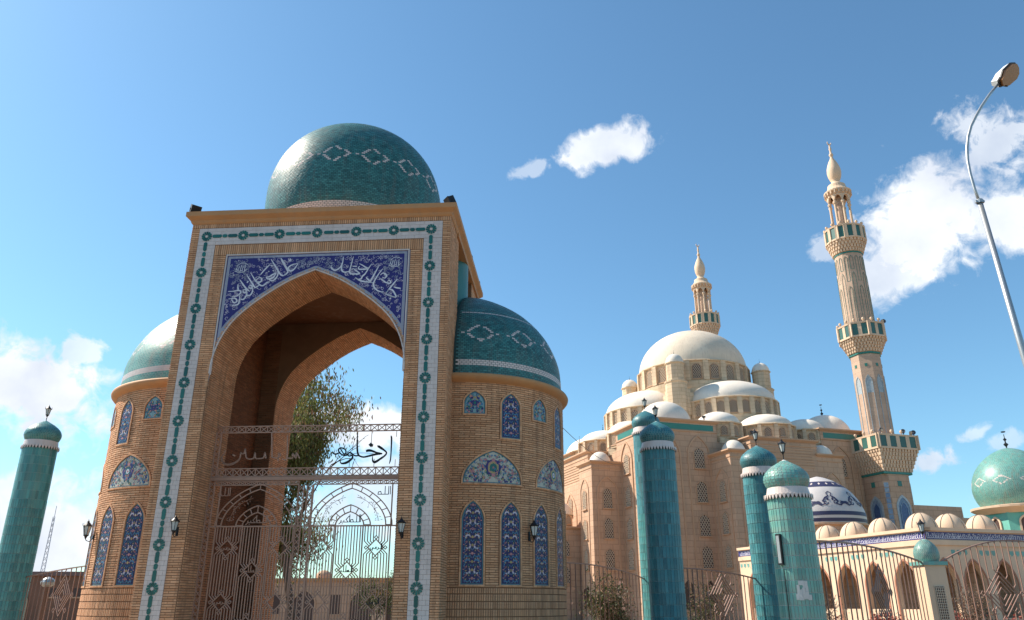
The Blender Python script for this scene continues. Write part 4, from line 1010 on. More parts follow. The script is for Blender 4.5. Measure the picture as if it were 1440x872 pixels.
# ================================================================ lattice windows, shared by the buildings
def lattice_mesh(hw, z0, zs, za, name='lattice', step=.2, bw=.045):
    poly = arch(hw, z0, zs, za, n=8); mb = MB()
    def clip(p, q):
        n = 24; seg = None; outp = []
        for i in range(n + 1):
            t = i / n; x = p[0] + (q[0] - p[0]) * t; z = p[1] + (q[1] - p[1]) * t
            ins = z0 <= z and (inside(poly, x, z, 0) if z > z0 + .01 else abs(x) < hw)
            if ins: seg = (seg or []) + [(x, z)]
            else:
                if seg and len(seg) > 1: outp.append((seg[0], seg[-1]))
                seg = None
        if seg and len(seg) > 1: outp.append((seg[0], seg[-1]))
        return outp
    H_ = za - z0; k = -int(hw * 2 / step) - 2
    while k * step < H_ + 2 * hw:
        for sg in (1, -1):
            for a, b in clip((-hw * sg, z0 + k * step), (hw * sg, z0 + k * step + 2 * hw * 1.5)): mb.seg((a[0], 0, a[1]), (b[0], 0, b[1]), bw, .05)
        k += 1
    return mb.mesh(name, LATT)
def window_meshes(w, h, deep=.12):
    hw = w / 2; poly = arch(hw, 0, h - hw * .9, h, n=8); b = MB(); b.prism(poly, .0, .02, axis='y'); back = b.mesh('pane', DARK)
    l = lattice_mesh(hw, 0, h - hw * .9, h, step=w / 2.7, bw=w * .038)
    fr = MB(); moulding(fr, poly, w * .07, lambda x, z, hh: (x, -hh, z), .07); fr.box(-hw - .12, -.16, -.1, hw + .12, .0, -.0); frm = fr.mesh('window', TRIM)
    return frm, l, back
WM = {}
def window(parent, P, w, h, ang):
    """P: foot centre; ang: direction the window faces, as rotation about z of the -y facing mesh"""
    k = (round(w, 2), round(h, 2))
    if k not in WM: WM[k] = window_meshes(w, h)
    f, l, b = WM[k]
    o = link('window', f, parent, P, (0, 0, ang)); link('lattice', l, o, (0, -.035, 0)); link('pane', b, o, (0, -.004, 0)); return o
def blind_arch(parent, P, hw, z0, zs, za, ang, mats=TRIM, w=.09, t=.07):
    poly = arch(hw, z0, zs, za, n=10); m = MB(); moulding(m, poly, w, lambda x, z, h: (x, -h, z), t, closed=False)
    m.build('blind_arch', mats, parent, loc=P, rot=(0, 0, ang))
def cap(prof_r, h, n=8, p=2.0):
    return [(prof_r * cos(i / n * pi / 2), h * sin(i / n * pi / 2)) for i in range(n)] + [(.01, h)]
def dome(parent, c, r, z, h, mats=DOMEW, n=40, name='dome', a0=0, a1=2 * pi, pointy=0):
    pr = [(r + .06, z - .08), (r + .06, z)] + [(r * cos(i / 14 * pi / 2), z + h * (sin(i / 14 * pi / 2) ** (1 - pointy * .0))) for i in range(14)] + [(.01, z + h * (1 + pointy))]
    m = MB(); m.lathe(pr, n, c, a0, a1); o = m.build(name, mats, parent); autosmooth(o.data, 40); return o
def finial(parent, c, z, s=1, mats=BLACK):
    m = MB(); m.lathe([(.03 * s, z - .1), (.03 * s, z + .1 * s), (.12 * s, z + .22 * s), (.03 * s, z + .32 * s), (.03 * s, z + .4 * s), (.09 * s, z + .48 * s), (.02 * s, z + .56 * s), (.015 * s, z + .75 * s)], 6, c)
    m.lathe([(.09 * s, z + .85 * s), (.11 * s, z + .9 * s)], 6, c); m.build('finial', mats, parent)
def drum(parent, c, r, z0, z1, nw, a0, a1, ww, wh, mats=STONE, seg=None, pil=True, pr=.16):
    seg = seg or nw; full = abs(a1 - a0 - 2 * pi) < .01
    m = MB(); m.lathe([(r, z0), (r, z1)], seg, c, a0, a1); m.build('drum', mats, parent)
    m = MB(); m.lathe([(r - .1, z1), (r + .22, z1 + .02), (r + .26, z1 + .12), (r + .2, z1 + .17), (r - .6, z1 + .18)], seg, c, a0, a1); m.lathe([(r + .01, z0 - .14), (r + .16, z0 - .12), (r + .16, z0), (r, z0 + .04)], seg, c, a0, a1); m.build('drum_cornice', mats, parent)
    d = r * cos((a1 - a0) / seg / 2)
    for i in range(seg):
        a = a0 + (a1 - a0) * (i + .5) / seg; P = (c[0] + (d + .01) * cos(a), c[1] + (d + .01) * sin(a), z0 + (z1 - z0 - wh) * .42); window(parent, P, ww, wh, a + pi / 2)
    m = MB(); m.obox((0, 0, 0), (.2, 0, 0), (0, pr * 1.6, 0), (0, 0, (z1 - z0) / 2)); me = m.mesh('pilaster', mats)
    for i in range(seg + (0 if full else 1)):
        a = a0 + (a1 - a0) * i / seg; link('pilaster', me, parent, (c[0] + (r + .02) * cos(a), c[1] + (r + .02) * sin(a), (z0 + z1) / 2), (0, 0, a))
# ================================================================ mosque
MR = radians(18)
mq = thing('mosque', 'large tan stone mosque with a cream central dome, stacked half domes and lattice windows', 'mosque', (21.96, 91, 0), MR)
def blk(name, x0, y0, x1, y1, z0, z1, mats=PLAST, parent=mq, corn=.0, band=False):
    m = MB(); m.box(x0, y0, z0, x1, y1, z1 - .02); o = m.build(name, mats, parent)
    if corn:
        m = MB(); rect_sweep(m, x0, y0, x1, y1, [(-.01, z1 - .75), (.06, z1 - .7), (.06, z1 - .62), (-.01, z1 - .6)]) if not band else None
        rect_sweep(m, x0, y0, x1, y1, [(0, z1 - .3), (.1, z1 - .24), (.28, z1 - .1), (.28, z1 + .02), (-.4, z1 + .03)]); m.build('cornice', TRIM, parent)
    if band:
        m = MB(); rect_sweep(m, x0 + .5, y0 + .5, x1 - .5, y1 - .5, [(.505, z1 - .95), (.515, z1 - .95), (.515, z1 - .42), (.505, z1 - .42)]); 
        m = MB()
        for (ax, s0, s1, cst, sg) in (('x', x0, x1, y0, -1), ('x', x0, x1, y1, 1), ('y', y0, y1, x0, -1), ('y', y0, y1, x1, 1)):
            if ax == 'x': m.box(s0 + .35, cst + (sg * .012 if sg < 0 else 0), z1 - .98, s1 - .35, cst + (sg * .012 if sg > 0 else 0), z1 - .42)
            else: m.box(cst + (sg * .012 if sg < 0 else 0), s0 + .35, z1 - .98, cst + (sg * .012 if sg > 0 else 0), s1 - .35, z1 - .42)
        m.build('green_band', GREENB, parent)
        m = MB(); rect_sweep(m, x0, y0, x1, y1, [(-.01, z1 - 1.2), (.08, z1 - 1.16), (.08, z1 - 1.08), (-.01, z1 - 1.04)]); m.build('string_course', TRIM, parent)
    return o
blk('main_hall', -13.5, -13.5, 13.5, 13.5, 0, 16.6)
blk('corner_block', -13.6, -13.6, -6.2, -6.2, 0, 18.6, corn=1, band=True)
blk('corner_block', 6.2, -13.6, 13.6, -6.2, 0, 18.8, corn=1, band=True)
blk('corner_block', -13.6, 6.2, -6.2, 13.6, 0, 18.6, corn=1, band=True)
blk('corner_block', 6.2, 6.2, 13.6, 13.6, 0, 18.6, corn=1, band=True)
ROWS = (4.75, 7.6, 10.7, 13.9)
for s_, fa in ((0, 0), (1, -pi / 2)):         # the front (-y) and the left (-x) faces are alike, mirrored about the diagonal
    def Q(u, v, z): return (u, v, z) if s_ == 0 else (v, u, z)
    def QB(name, u0, v0, u1, v1, z0, z1, **k):
        if s_ == 0: return blk(name, u0, v0, u1, v1, z0, z1, **k)
        return blk(name, v0, u0, v1, u1, z0, z1, **k)
    for u in (-8.4, -11.7):
        blind_arch(mq, Q(u, -13.6, 0), 1.15, 2.5, 15.2, 17.0, fa, w=.14, t=.1)
        for z in ROWS: window(mq, Q(u, -13.61, z), 1.1, 1.95, fa)
    for u in (8.3, 11.6):
        blind_arch(mq, Q(u, -13.6, 0), 1.2, 2.5, 15.2, 16.9, fa, w=.14, t=.1)
        for z in ROWS: window(mq, Q(u, -13.61, z), 1.1, 1.95, fa)
    QB('buttress', -7.2, -17.0, -4.0, -13.5, 0, 15.25, corn=1)
    d_ = Q(-5.6, -15.3, 0); dome(mq, d_[:2], 1.15, 15.2, 1.3); 
    for z in (4.75, 7.7, 10.6): window(mq, Q(-5.3, -17.01, z), .9, 1.9, fa)
    blind_arch(mq, Q(-5.3, -17.0, 0), .95, 2.5, 12.4, 13.6, fa, w=.1)
    # the flank of the buttress, seen or lit from the side
    fl = -pi / 2 if s_ == 0 else 0
    for z in (4.75, 7.7, 10.6): window(mq, Q(-7.21, -15.35, z), .95, 1.95, fl)
    blind_arch(mq, Q(-7.2, -15.35, 0), 1.05, 2.5, 12.3, 13.6, fl, w=.12)
    QB('portico_block', -4.1, -16.0, 3.5, -13.4, 0, 16.85, corn=1)
    QB('side_block', 3.5, -16.0, 6.4, -13.4, 0, 15.55, corn=1)
    d_ = Q(4.9, -14.8, 0); dome(mq, d_[:2], 1.15, 15.5, 1.2)
    blind_arch(mq, Q(4.95, -16.0, 0), 1.0, 2.5, 12.2, 13.7, fa, w=.12)
    blind_arch(mq, Q(1.0, -16.0, 0), 1.6, 2.5, 10.6, 12.9, fa, w=.14)
    for z in (4.75, 7.7, 10.6): window(mq, Q(4.95, -16.01, z), .9, 1.9, fa); window(mq, Q(1.0, -16.01, z), .9, 1.9, fa); window(mq, Q(-2.4, -16.01, z), .9, 1.9, fa)
    m = MB()          # raised brick courses under the portico cornice
    for i in range(7):
        z = 14.1 + i * .28
        p = [Q(-3.3, -16.03, z), Q(3.0, -16.03, z)]
        m.box(min(p[0][0], p[1][0]) - .02, min(p[0][1], p[1][1]) - .02, z, max(p[0][0], p[1][0]) + .02, max(p[0][1], p[1][1]) + .04, z + .15)
    m.build('raised_courses', TRIM, mq)
    # semi dome with its windowed drum, and the small half domes before it
    dirn = -pi / 2 if s_ == 0 else pi
    c = Q(.9, -5.65, 0)[:2]
    drum(mq, c, 5.2, 20.5, 22.35, 13, dirn - pi * .52, dirn + pi * .52, .95, 1.35)
    m = MB(); m.lathe([(5.9, 18.4), (5.6, 18.9), (5.6, 19.5), (5.32, 19.7), (5.32, 20.4)], 13, c, dirn - pi * .52, dirn + pi * .52); m.build('stepped_base', STONE, mq)
    dome(mq, c, 5.15, 22.5, 2.75, n=48, name='half_dome')
    for (u, v, r, n) in ((1.0, -11.6, 2.85, 7), (-4.4, -11.2, 2.3, 6), (6.2, -11.0, 2.3, 6)):
        c = Q(u, v, 0)[:2]; drum(mq, c, r, 17.25, 18.65, n, dirn - pi * .6, dirn + pi * .6, .62, .95, pr=.12)
        m = MB(); m.lathe([(r + .25, 16.4), (r + .25, 17.1)], n, c); m.build('drum_base', STONE, mq)
        dome(mq, c, r - .05, 18.78, 1.45, n=32, name='half_dome')
blk('tower_base', -6.3, -6.3, 6.3, 6.3, 15, 23.2, mats=STONE, corn=0)
m = MB(); m.lathe([(6.95, 23.2), (6.95, 24.3), (6.75, 24.35), (6.75, 25.2)], 32); m.build('drum_base', STONE, mq)
m = MB()        # stair-stepped shoulders beside the turrets
for (sx, sy) in ((-1, -1), (1, -1), (-1, 1), (1, 1)):
    for ax in (0, 1):
        for i in range(7):
            q = 4.6 - i * .42; z = 25.0 - i * .42
            if ax == 0: m.box(sx * q - .21, sy * 6.1 - .35, 21, sx * q + .21, sy * 6.1 + .35, z - 1.0)
            else: m.box(sx * 6.1 - .35, sy * q - .21, 21, sx * 6.1 + .35, sy * q + .21, z - 1.0)
m.build('stepped_shoulder', STONE, mq, kind='stuff')
drum(mq, (0, 0), 6.5, 25.3, 27.55, 20, 0, 2 * pi, .95, 1.75, pr=.2)
dome(mq, (0, 0), 6.4, 27.72, 5.3, n=64, name='central_dome', mats=mat('central_dome_plaster', (.70, .585, .45), .75, 0, .09, .5, .2, 8, dirt=.2))
for (sx, sy) in ((-1, -1), (1, -1), (-1, 1), (1, 1)):
    c = (sx * 5.65, sy * 5.65)
    m = MB(); m.lathe([(1.2, 17.5), (1.2, 24.6), (1.3, 24.7), (1.3, 24.85), (1.0, 24.95), (1.0, 26.8), (1.12, 26.9), (1.12, 27.0), (.9, 27.05)], 10, c); o = m.build('turret', STONE, mq)
    dome(mq, c, 1.0, 27.05, 1.05, n=20, name='turret_dome'); finial(mq, c, 28.1, .45)
    b = (sx * 9.9, sy * 9.9); dome(mq, b, 2.75, 18.75, 2.45, n=40, name='corner_dome')
finial(mq, (9.9, -9.9), 21.1, 1.5)
for (u, v, z) in ((-12, .5, 20.2), (-4.4, -11.4, 19.8), (-14.3, 2, 19.0)): finial(mq, (u, v), z, .7)
# annex on the left side
blk('annex', -22.5, -3.0, -16.5, 8, 0, 9.1, corn=1)
m = MB(); m.lathe([(2.6, 9.1), (2.6, 10.4)], 10, (-19.4, -1.0)); m.build('annex_drum', CREAM, mq)
for i in (5, 6, 7, 8): a = 2 * pi * (i + .5) / 10; window(mq, (-19.4 + 2.48 * cos(a), -1 + 2.48 * sin(a), 9.35), .7, .85, a + pi / 2)
dome(mq, (-19.4, -1), 2.6, 10.4, 1.7, n=28, name='annex_dome')
for z in (6.2, 3.6):
    for u in (-21.0, -18.4): window(mq, (u, -3.01, z), 1.0, 1.6, 0)
# dark ground-floor doorways
for (u, v, h) in ((-10.6, -13.62, 3.7), (-8.3, -13.62, 3.65), (-16.98, -5.6, 3.2)):
    m = MB(); m.prism(arch(.55, 1.2, 2.9, h, n=6), 0, .03, axis='y'); m.build('doorway', DARK, mq, loc=(u, v, 0), rot=(0, 0, 0))
# birds / small lamps on the ledges
for i, (u, v, z) in enumerate(((-7.6, -13.8, 18.68), (-12.9, -5.3, 15.3), (-13.9, .5, 17.0), (-3.9, -16.2, 16.95))):
    t = thing('rooftop_lamp', ['small dark lamp on the cornice of the front corner block', 'small dark lamp on the left buttress roof', 'small dark lamp on the ledge of the left half dome', 'small dark lamp on the portico cornice'][i], 'lamp', tuple(mq.matrix_basis @ Vector((u, v, z)) if False else (Matrix.Translation((21.96, 91, 0)) @ Matrix.Rotation(MR, 4, 'Z')) @ Vector((u, v, z))), MR)
    m = MB(); m.box(-.05, -.05, 0, .05, .05, .22); m.obox((0, 0, .3), (.16, 0, .02), (0, .09, 0), (-.02, 0, .09)); m.build('body', BLACK, t)
# ================================================================ minarets
MM = Matrix.Translation((21.96, 91, 0)) @ Matrix.Rotation(MR, 4, 'Z')
def ngon(r, n, ph=0): return [(r * cos(2 * pi * i / n + ph), r * sin(2 * pi * i / n + ph)) for i in range(n)]
def balusters(t, r, z0, z1, n, ph, sides, wfrac=.62):
    """parapet of green panels between cream posts"""
    m = MB(); m.lathe([(r - .06, z0 - .05), (r + .1, z0 - .05), (r + .1, z0 + .14), (r - .02, z0 + .16)], sides, phase=ph); m.lathe([(r - .06, z1 - .18), (r + .1, z1 - .18), (r + .14, z1), (r - .12, z1 + .02)], sides, phase=ph)
    m.lathe([(r - .14, z0), (r - .14, z1)], sides, phase=ph); m.build('parapet', CREAM, t)
    p = MB(); b = MB()
    P_ = ngon(r, sides, ph)
    for i in range(sides):
        a = Vector(P_[i]); c = Vector(P_[(i + 1) % sides]); k = n; tg = (c - a).normalized(); nr = Vector((tg.y, -tg.x)); l = (c - a).length
        for q in range(k):
            mid = a + (c - a) * ((q + .5) / k); w = l / k * wfrac / 2
            b2 = mid - nr * .02
            p.obox((b2.x, b2.y, (z0 + z1) / 2), (tg.x * w, tg.y * w, 0), (nr.x * .05, nr.y * .05, 0), (0, 0, (z1 - z0) / 2 - .17), 0)
        for q in range(k + 1):
            mid = a + (c - a) * (q / k)
            b.obox((mid.x, mid.y, (z0 + z1) / 2), (tg.x * l / k * (1 - wfrac) / 2, tg.y * l / k * (1 - wfrac) / 2, 0), (nr.x * .06, nr.y * .06, 0), (0, 0, (z1 - z0) / 2))
            if q < k: b.lathe([(.06, z1), (.05, z1 + .12), (.13, z1 + .16), (.16, z1 + .28), (.13, z1 + .4), (.04, z1 + .46)], 8, (a.x + (c.x - a.x) * (q + .5) / k, a.y + (c.y - a.y) * (q + .5) / k))
    p.build('green_panels', GREENP, t); b.build('posts_and_knobs', CREAM, t)
def corbel(t, r0, r1, z0, z1, sides, ph, tiers, per):
    m = MB(); pr = []
    for i in range(tiers):
        r = r0 + (r1 - r0) * (i + .0) / tiers; pr += [(r, z0 + (z1 - z0) * i / tiers), (r, z0 + (z1 - z0) * (i + 1) / tiers)]
    m.lathe(pr, sides, phase=ph)
    for i in range(tiers):
        r = r0 + (r1 - r0) * (i + 1) / tiers; za = z0 + (z1 - z0) * i / tiers; zb = z0 + (z1 - z0) * (i + 1) / tiers; P_ = ngon(r, sides, ph)
        for s_ in range(sides):
            a = Vector(P_[s_]); c = Vector(P_[(s_ + 1) % sides]); tg = (c - a).normalized(); nr = Vector((tg.y, -tg.x)); l = (c - a).length; k = max(1, int(per * l + .5)) if per > 1 else 1
            for q in range(k):
                mid = a + (c - a) * ((q + .5 + (.25 if i % 2 else -.25) * (k > 1)) / k); w = l / k * .30
                m.obox((mid.x - nr.x * .07, mid.y - nr.y * .07, (za + zb) / 2 + .03), (tg.x * w, tg.y * w, 0), (nr.x * .1, nr.y * .1, 0), (nr.x * .03, nr.y * .03, (zb - za) / 2 * .95))
            m.add([(a.x, a.y, zb - .06), (c.x, c.y, zb - .06), (c.x, c.y, zb), (a.x, a.y, zb), (a.x - nr.x * .3, a.y - nr.y * .3, zb - .06), (c.x - nr.x * .3, c.y - nr.y * .3, zb - .06)], [(0, 1, 2, 3), (0, 4, 5, 1)])
    m.build('corbels', CREAM, t)
def panel_relief(t, P0, tg, nr, hw, z0, zs, za, mats, w=.06, dep=.05, name='relief_panel', fill=None):
    poly = arch(hw, z0, zs, za, n=6); m = MB()
    F = lambda x, z, h: (P0.x + tg.x * x + nr.x * h, P0.y + tg.y * x + nr.y * h, z)
    moulding(m, poly, w, F, dep)
    if fill: m.add([F(x, z, .012) for x, z in poly], [tuple(range(len(poly)))], 1); m.build(name, [mats, fill], t, fix=False)
    else: m.build(name, mats, t, fix=False)
BLUEMIX = mat('blue_mosaic', (.16, .24, .36), .4, .1, .35, 5, col2=(.3, .36, .42))
PALEMIX = mat('pale_mosaic', (.38, .42, .44), .4, .1, .3, 6)
SHAFT = mat('minaret_render', (.52, .36, .26), .8, 0, .06, .8, .2, 15, blocks=(1.2, .4, .006))
def minaret(label, u, v):
    t = thing('minaret', label, 'minaret', tuple(MM @ Vector((u, v, 0))), MR)
    s2 = sqrt(2)
    m = MB(); h = 1.72; c_ = .42; P_ = [(-h + c_, -h), (h - c_, -h), (h, -h + c_), (h, h - c_), (h - c_, h), (-h + c_, h), (-h, h - c_), (-h, -h + c_)]
    m.prism(P_, 0, 14.0); m.build('base', PLAST, t)
    for (tg, nr) in ((Vector((1, 0)), Vector((0, -1))), (Vector((0, 1)), Vector((-1, 0))), (Vector((0, 1)), Vector((1, 0)))):
        P0 = nr * h; P1 = nr * (h + .03); panel_relief(t, P0, tg, nr, .68, 5.5, 10.6, 11.6, PALEMIX, .2, .06, 'tile_niche', BLUEMIX)
        panel_relief(t, P1, tg, nr, .42, 5.8, 10.3, 11.1, BLUEMIX, .05, .04, 'tile_niche', mat('deep_blue_mosaic', (.05, .10, .22), .4, .1, .4, 4) if 'deep_blue_mosaic' not in MATS else MATS['deep_blue_mosaic'])
        m = MB(); F = P0 + nr * .02; m.obox((F.x, F.y, 12.95), (tg.x * .24, tg.y * .24, 0), (nr.x * .02, nr.y * .02, 0), (0, 0, .26)); m.build('green_tile', GREENB, t)
    m = MB()
    for i in range(16):
        z = 5 + i * .52
        for (sx, sy) in ((-1, -1), (1, -1)):
            d = Vector((sx, sy)).normalized(); q = Vector((-d.y, d.x)); c = d * ((h - c_ / 2) * s2 + .012); m.obox((c.x, c.y, z), (q.x * .2, q.y * .2, 0), (d.x * .015, d.y * .015, 0), (0, 0, .23))
    m.build('corner_tiles', BLUEMIX, t)
    m = MB(); m.lathe([(1.74 * s2 - .02, 13.86), (1.74 * s2 + .06, 13.9), (1.74 * s2 + .06, 14.1), (1.7 * s2, 14.12)], 4, phase=pi / 4); m.build('green_band', GREENB, t)
    corbel(t, 1.72 * s2, 2.42 * s2, 14.1, 16.35, 4, pi / 4, 6, 2.6)
    balusters(t, 2.45 * s2, 16.35, 17.8, 4, pi / 4, 4, .62)
    m = MB(); m.lathe([(1.0, 16.35), (2.42 * s2, 16.36)], 4, phase=pi / 4); m.build('gallery_floor', CREAM, t)
    m = MB(); m.lathe([(1.62, 16.3), (1.58, 26.7)], 8, phase=pi / 8); m.build('lower_shaft', SHAFT, t)
    for i in range(8):
        a = i * pi / 4; nr = Vector((cos(a), sin(a))); tg = Vector((-sin(a), cos(a))); d = 1.605 * cos(pi / 8)
        panel_relief(t, nr * (d - .02), tg, nr, .30, 17.6, 23.5, 24.3, PALEMIX, .07, .06, 'relief_panel', PALEMIX)
        m = MB(); c = nr * (d + .0); m.obox((c.x, c.y, 25.5), (tg.x * .13, tg.y * .13, 0), (nr.x * .02, nr.y * .02, 0), (0, 0, .16)); m.build('green_tile', GREENB, t)
    m = MB(); m.lathe([(1.6, 26.7), (1.68, 26.74), (1.68, 26.92), (1.6, 26.95)], 8, phase=pi / 8); m.build('green_band', GREENB, t)
    corbel(t, 1.65, 2.4, 26.95, 28.5, 8, pi / 8, 5, 2.8); balusters(t, 2.45, 28.5, 30.1, 2, pi / 8, 8, .6)
    m = MB(); m.lathe([(1.0, 28.5), (2.4, 28.51)], 8, phase=pi / 8); m.build('gallery_floor', CREAM, t)
    m = MB(); m.lathe([(1.6, 28.4), (1.5, 38.6)], 16); m.build('upper_shaft', SHAFT, t)
    for i in range(16):
        a = (i + .5) * 2 * pi / 16; nr = Vector((cos(a), sin(a))); tg = Vector((-sin(a), cos(a)))
        if i % 2: panel_relief(t, nr * 1.535, tg, nr, .17, 30.2, 34.0, 34.6, GREENB, .024, .03)
        else: panel_relief(t, nr * 1.535, tg, nr, .17, 30.2, 35.4, 36.2, GREENB, .024, .03)
        panel_relief(t, nr * 1.49, tg, nr, .15, 36.6 if i % 2 == 0 else 35.2, 37.9, 38.2, GREENB, .03, .03)
    m = MB(); m.lathe([(1.5, 38.6), (1.56, 38.62), (1.56, 38.78), (1.5, 38.8)], 16); m.build('green_band', GREENB, t)
    corbel(t, 1.55, 2.1, 38.8, 40.25, 16, 0, 4, 2.6); balusters(t, 2.12, 40.25, 41.95, 1, 0, 14, .58)
    m = MB(); m.lathe([(.6, 40.3), (2.1, 40.31)], 16); m.build('gallery_floor', CREAM, t)
    # lantern of eight columns
    m = MB(); m.lathe([(.62, 40.2), (.55, 46.3)], 12); m.build('core', SHAFT, t)
    for i in range(8):
        a = (i + .5) * pi / 4; c = (1.12 * cos(a), 1.12 * sin(a)); m = MB()
        m.lathe([(.2, 40.3), (.2, 42.1), (.15, 42.2), (.125, 45.1), (.2, 45.2), (.22, 45.4), (.16, 45.5)], 8, c); m.build('column', CREAM, t, smooth=False)
    m = MB()
    n = 64
    for i in range(n):        # scalloped arches between the columns
        a0 = 2 * pi * i / n; a1 = 2 * pi * (i + 1) / n
        def zz(a):
            f = ((a / (pi / 4) + .5) % 1) - .5; return 45.45 + .75 * sqrt(max(0, 1 - (f / .42) ** 2)) if abs(f) < .42 else 45.45
        for rr_ in (1.26, 1.0):
            m.add([(rr_ * cos(a0), rr_ * sin(a0), zz(a0)), (rr_ * cos(a1), rr_ * sin(a1), zz(a1)), (rr_ * cos(a1), rr_ * sin(a1), 46.6), (rr_ * cos(a0), rr_ * sin(a0), 46.6)], [(0, 1, 2, 3)])
        m.add([(1.26 * cos(a0), 1.26 * sin(a0), zz(a0)), (1.26 * cos(a1), 1.26 * sin(a1), zz(a1)), (1.0 * cos(a1), 1.0 * sin(a1), zz(a1)), (1.0 * cos(a0), 1.0 * sin(a0), zz(a0))], [(0, 1, 2, 3)])
    m.build('arcade', CREAM, t)
    m = MB()
    for i in range(20):
        a = 2 * pi * i / 20; m.obox((1.38 * cos(a), 1.38 * sin(a), 46.55), (.14 * cos(a), .14 * sin(a), .06), (-.07 * sin(a), .07 * cos(a), 0), (0, 0, .2))
    m.lathe([(1.28, 46.4), (1.3, 46.62), (1.52, 46.8), (1.54, 46.95), (1.3, 47.12), (1.05, 47.5), (.98, 47.9), (.8, 47.98), (.6, 48.2)], 24); m.build('cap', CREAM, t, smooth=False)
    m = MB(); m.lathe([(.62, 48.0), (.5, 48.3), (.46, 48.5), (.6, 48.75), (.74, 49.2), (.8, 49.7), (.76, 50.2), (.62, 50.7), (.42, 51.2), (.22, 51.6), (.14, 51.9)], 24); o = m.build('bulb', CREAM, t); autosmooth(o.data, 50)
    m = MB(); m.lathe([(.14, 51.85), (.2, 52.0), (.26, 52.15), (.2, 52.3), (.12, 52.4), (.12, 52.8), (.17, 52.95), (.12, 53.1), (.09, 53.5), (.05, 53.6)], 12)
    m.tube([(.26 * cos(b) , 0, 53.85 + .26 * sin(b)) for b in [radians(x) for x in range(-215, 36, 18)]], [.03 + .05 * sin(pi * i / 13) for i in range(14)], 6); m.build('crescent_finial', CREAM, t, smooth=True)
    return t
mnA = minaret('tall near minaret with square, eight-sided and round galleries rising beside the mosque at right', 12.4, -15.0)
mnB = copytree(mnA); mnB.location = MM @ Vector((12.1, 15.0, 0)); mnB['label'] = 'far minaret whose top alone rises behind the cream central dome'
for n_ in ('minaret',): mnA['group'] = mnB['group'] = 'twin minarets of the mosque'
# loudspeakers and birds on the galleries
for i, (du, dv, z, lab) in enumerate(((2.35, -2.3, 17.85, 'grey loudspeaker at the right corner of the square minaret gallery'), (.9, -2.45, 17.85, 'dark blue loudspeaker on the front parapet of the square minaret gallery'),
                                       (-1.9, -2.3, 17.85, 'dark loudspeaker near the left corner of the square minaret gallery'), (1.6, -1.7, 30.15, 'dark loudspeaker on the eight-sided middle gallery'))):
    t = thing('loudspeaker', lab, 'loudspeaker', tuple(MM @ Vector((12.4 + du, -15 + dv, z))), MR + R.uniform(-1, 1))
    m = MB(); m.lathe([(.05, .0), (.05, .1)], 6); v0 = len(m.v); mm = MB(); mm.lathe([(.06, -.14), (.1, -.05), (.24, .2), (.22, .2), (.02, .05)], 12); mm.xf(lambda x, y, z: (x, -z, y + .28)); m.add(mm.v, mm.f); m.build('horn', SPKR, t)
# ================================================================ arcade with small ribbed domes
AM = Matrix.Translation((23.1, 45, 0)) @ Matrix.Rotation(MR, 4, 'Z')
arc = thing('arcade', 'low cream arcade with pointed arches, blue inscription frieze and a row of small ribbed domes', 'arcade', (23.1, 45, 0), MR)
NL, NR_, BAY = 7, 9, 2.42
def wall_arches(name, L_, xs, hw, zs, za, H, place):
    """wall along +s with pointed openings, thickness .35; place(s, d, z)"""
    m = MB(); cut = [0]
    for x in xs:
        poly = arch(hw, 0, zs, za, n=8, cx=x)
        m.prism([(cut[-1], 0), (x - hw, 0), (x - hw, H), (cut[-1], H)], 0, .35, axis='y')
        pp = poly[1:-1]
        for a, b in zip(pp[:-1], pp[1:]):
            if b[0] - a[0] > 1e-4: m.prism([(a[0], a[1]), (b[0], b[1]), (b[0], H), (a[0], H)], 0, .35, axis='y')
        cut.append(x + hw)
    m.prism([(cut[-1], 0), (L_, 0), (L_, H), (cut[-1], H)], 0, .35, axis='y')
    m.xf(place); o = m.build(name, CREAM, arc)
    for x in xs:
        r_ = MB(); poly = arch(hw, .0, zs, za, n=8, cx=x); moulding(r_, poly, .10, lambda a, b, h: place(a, -h, b), .03, closed=False); r_.build('arch_rim', ARCHR, arc)
ARCHR = mat('rust_arch_rim', (.40, .17, .10), .7, 0, .1, 3)
lw = lambda s, d, z: (d, s, z)
rw = lambda s, d, z: (s, d, z)
xl = [1.9 + i * 2.42 for i in range(7)]; xr = [1.0, 3.05, 5.3, 7.6, 9.9, 12.2, 14.5, 16.8]
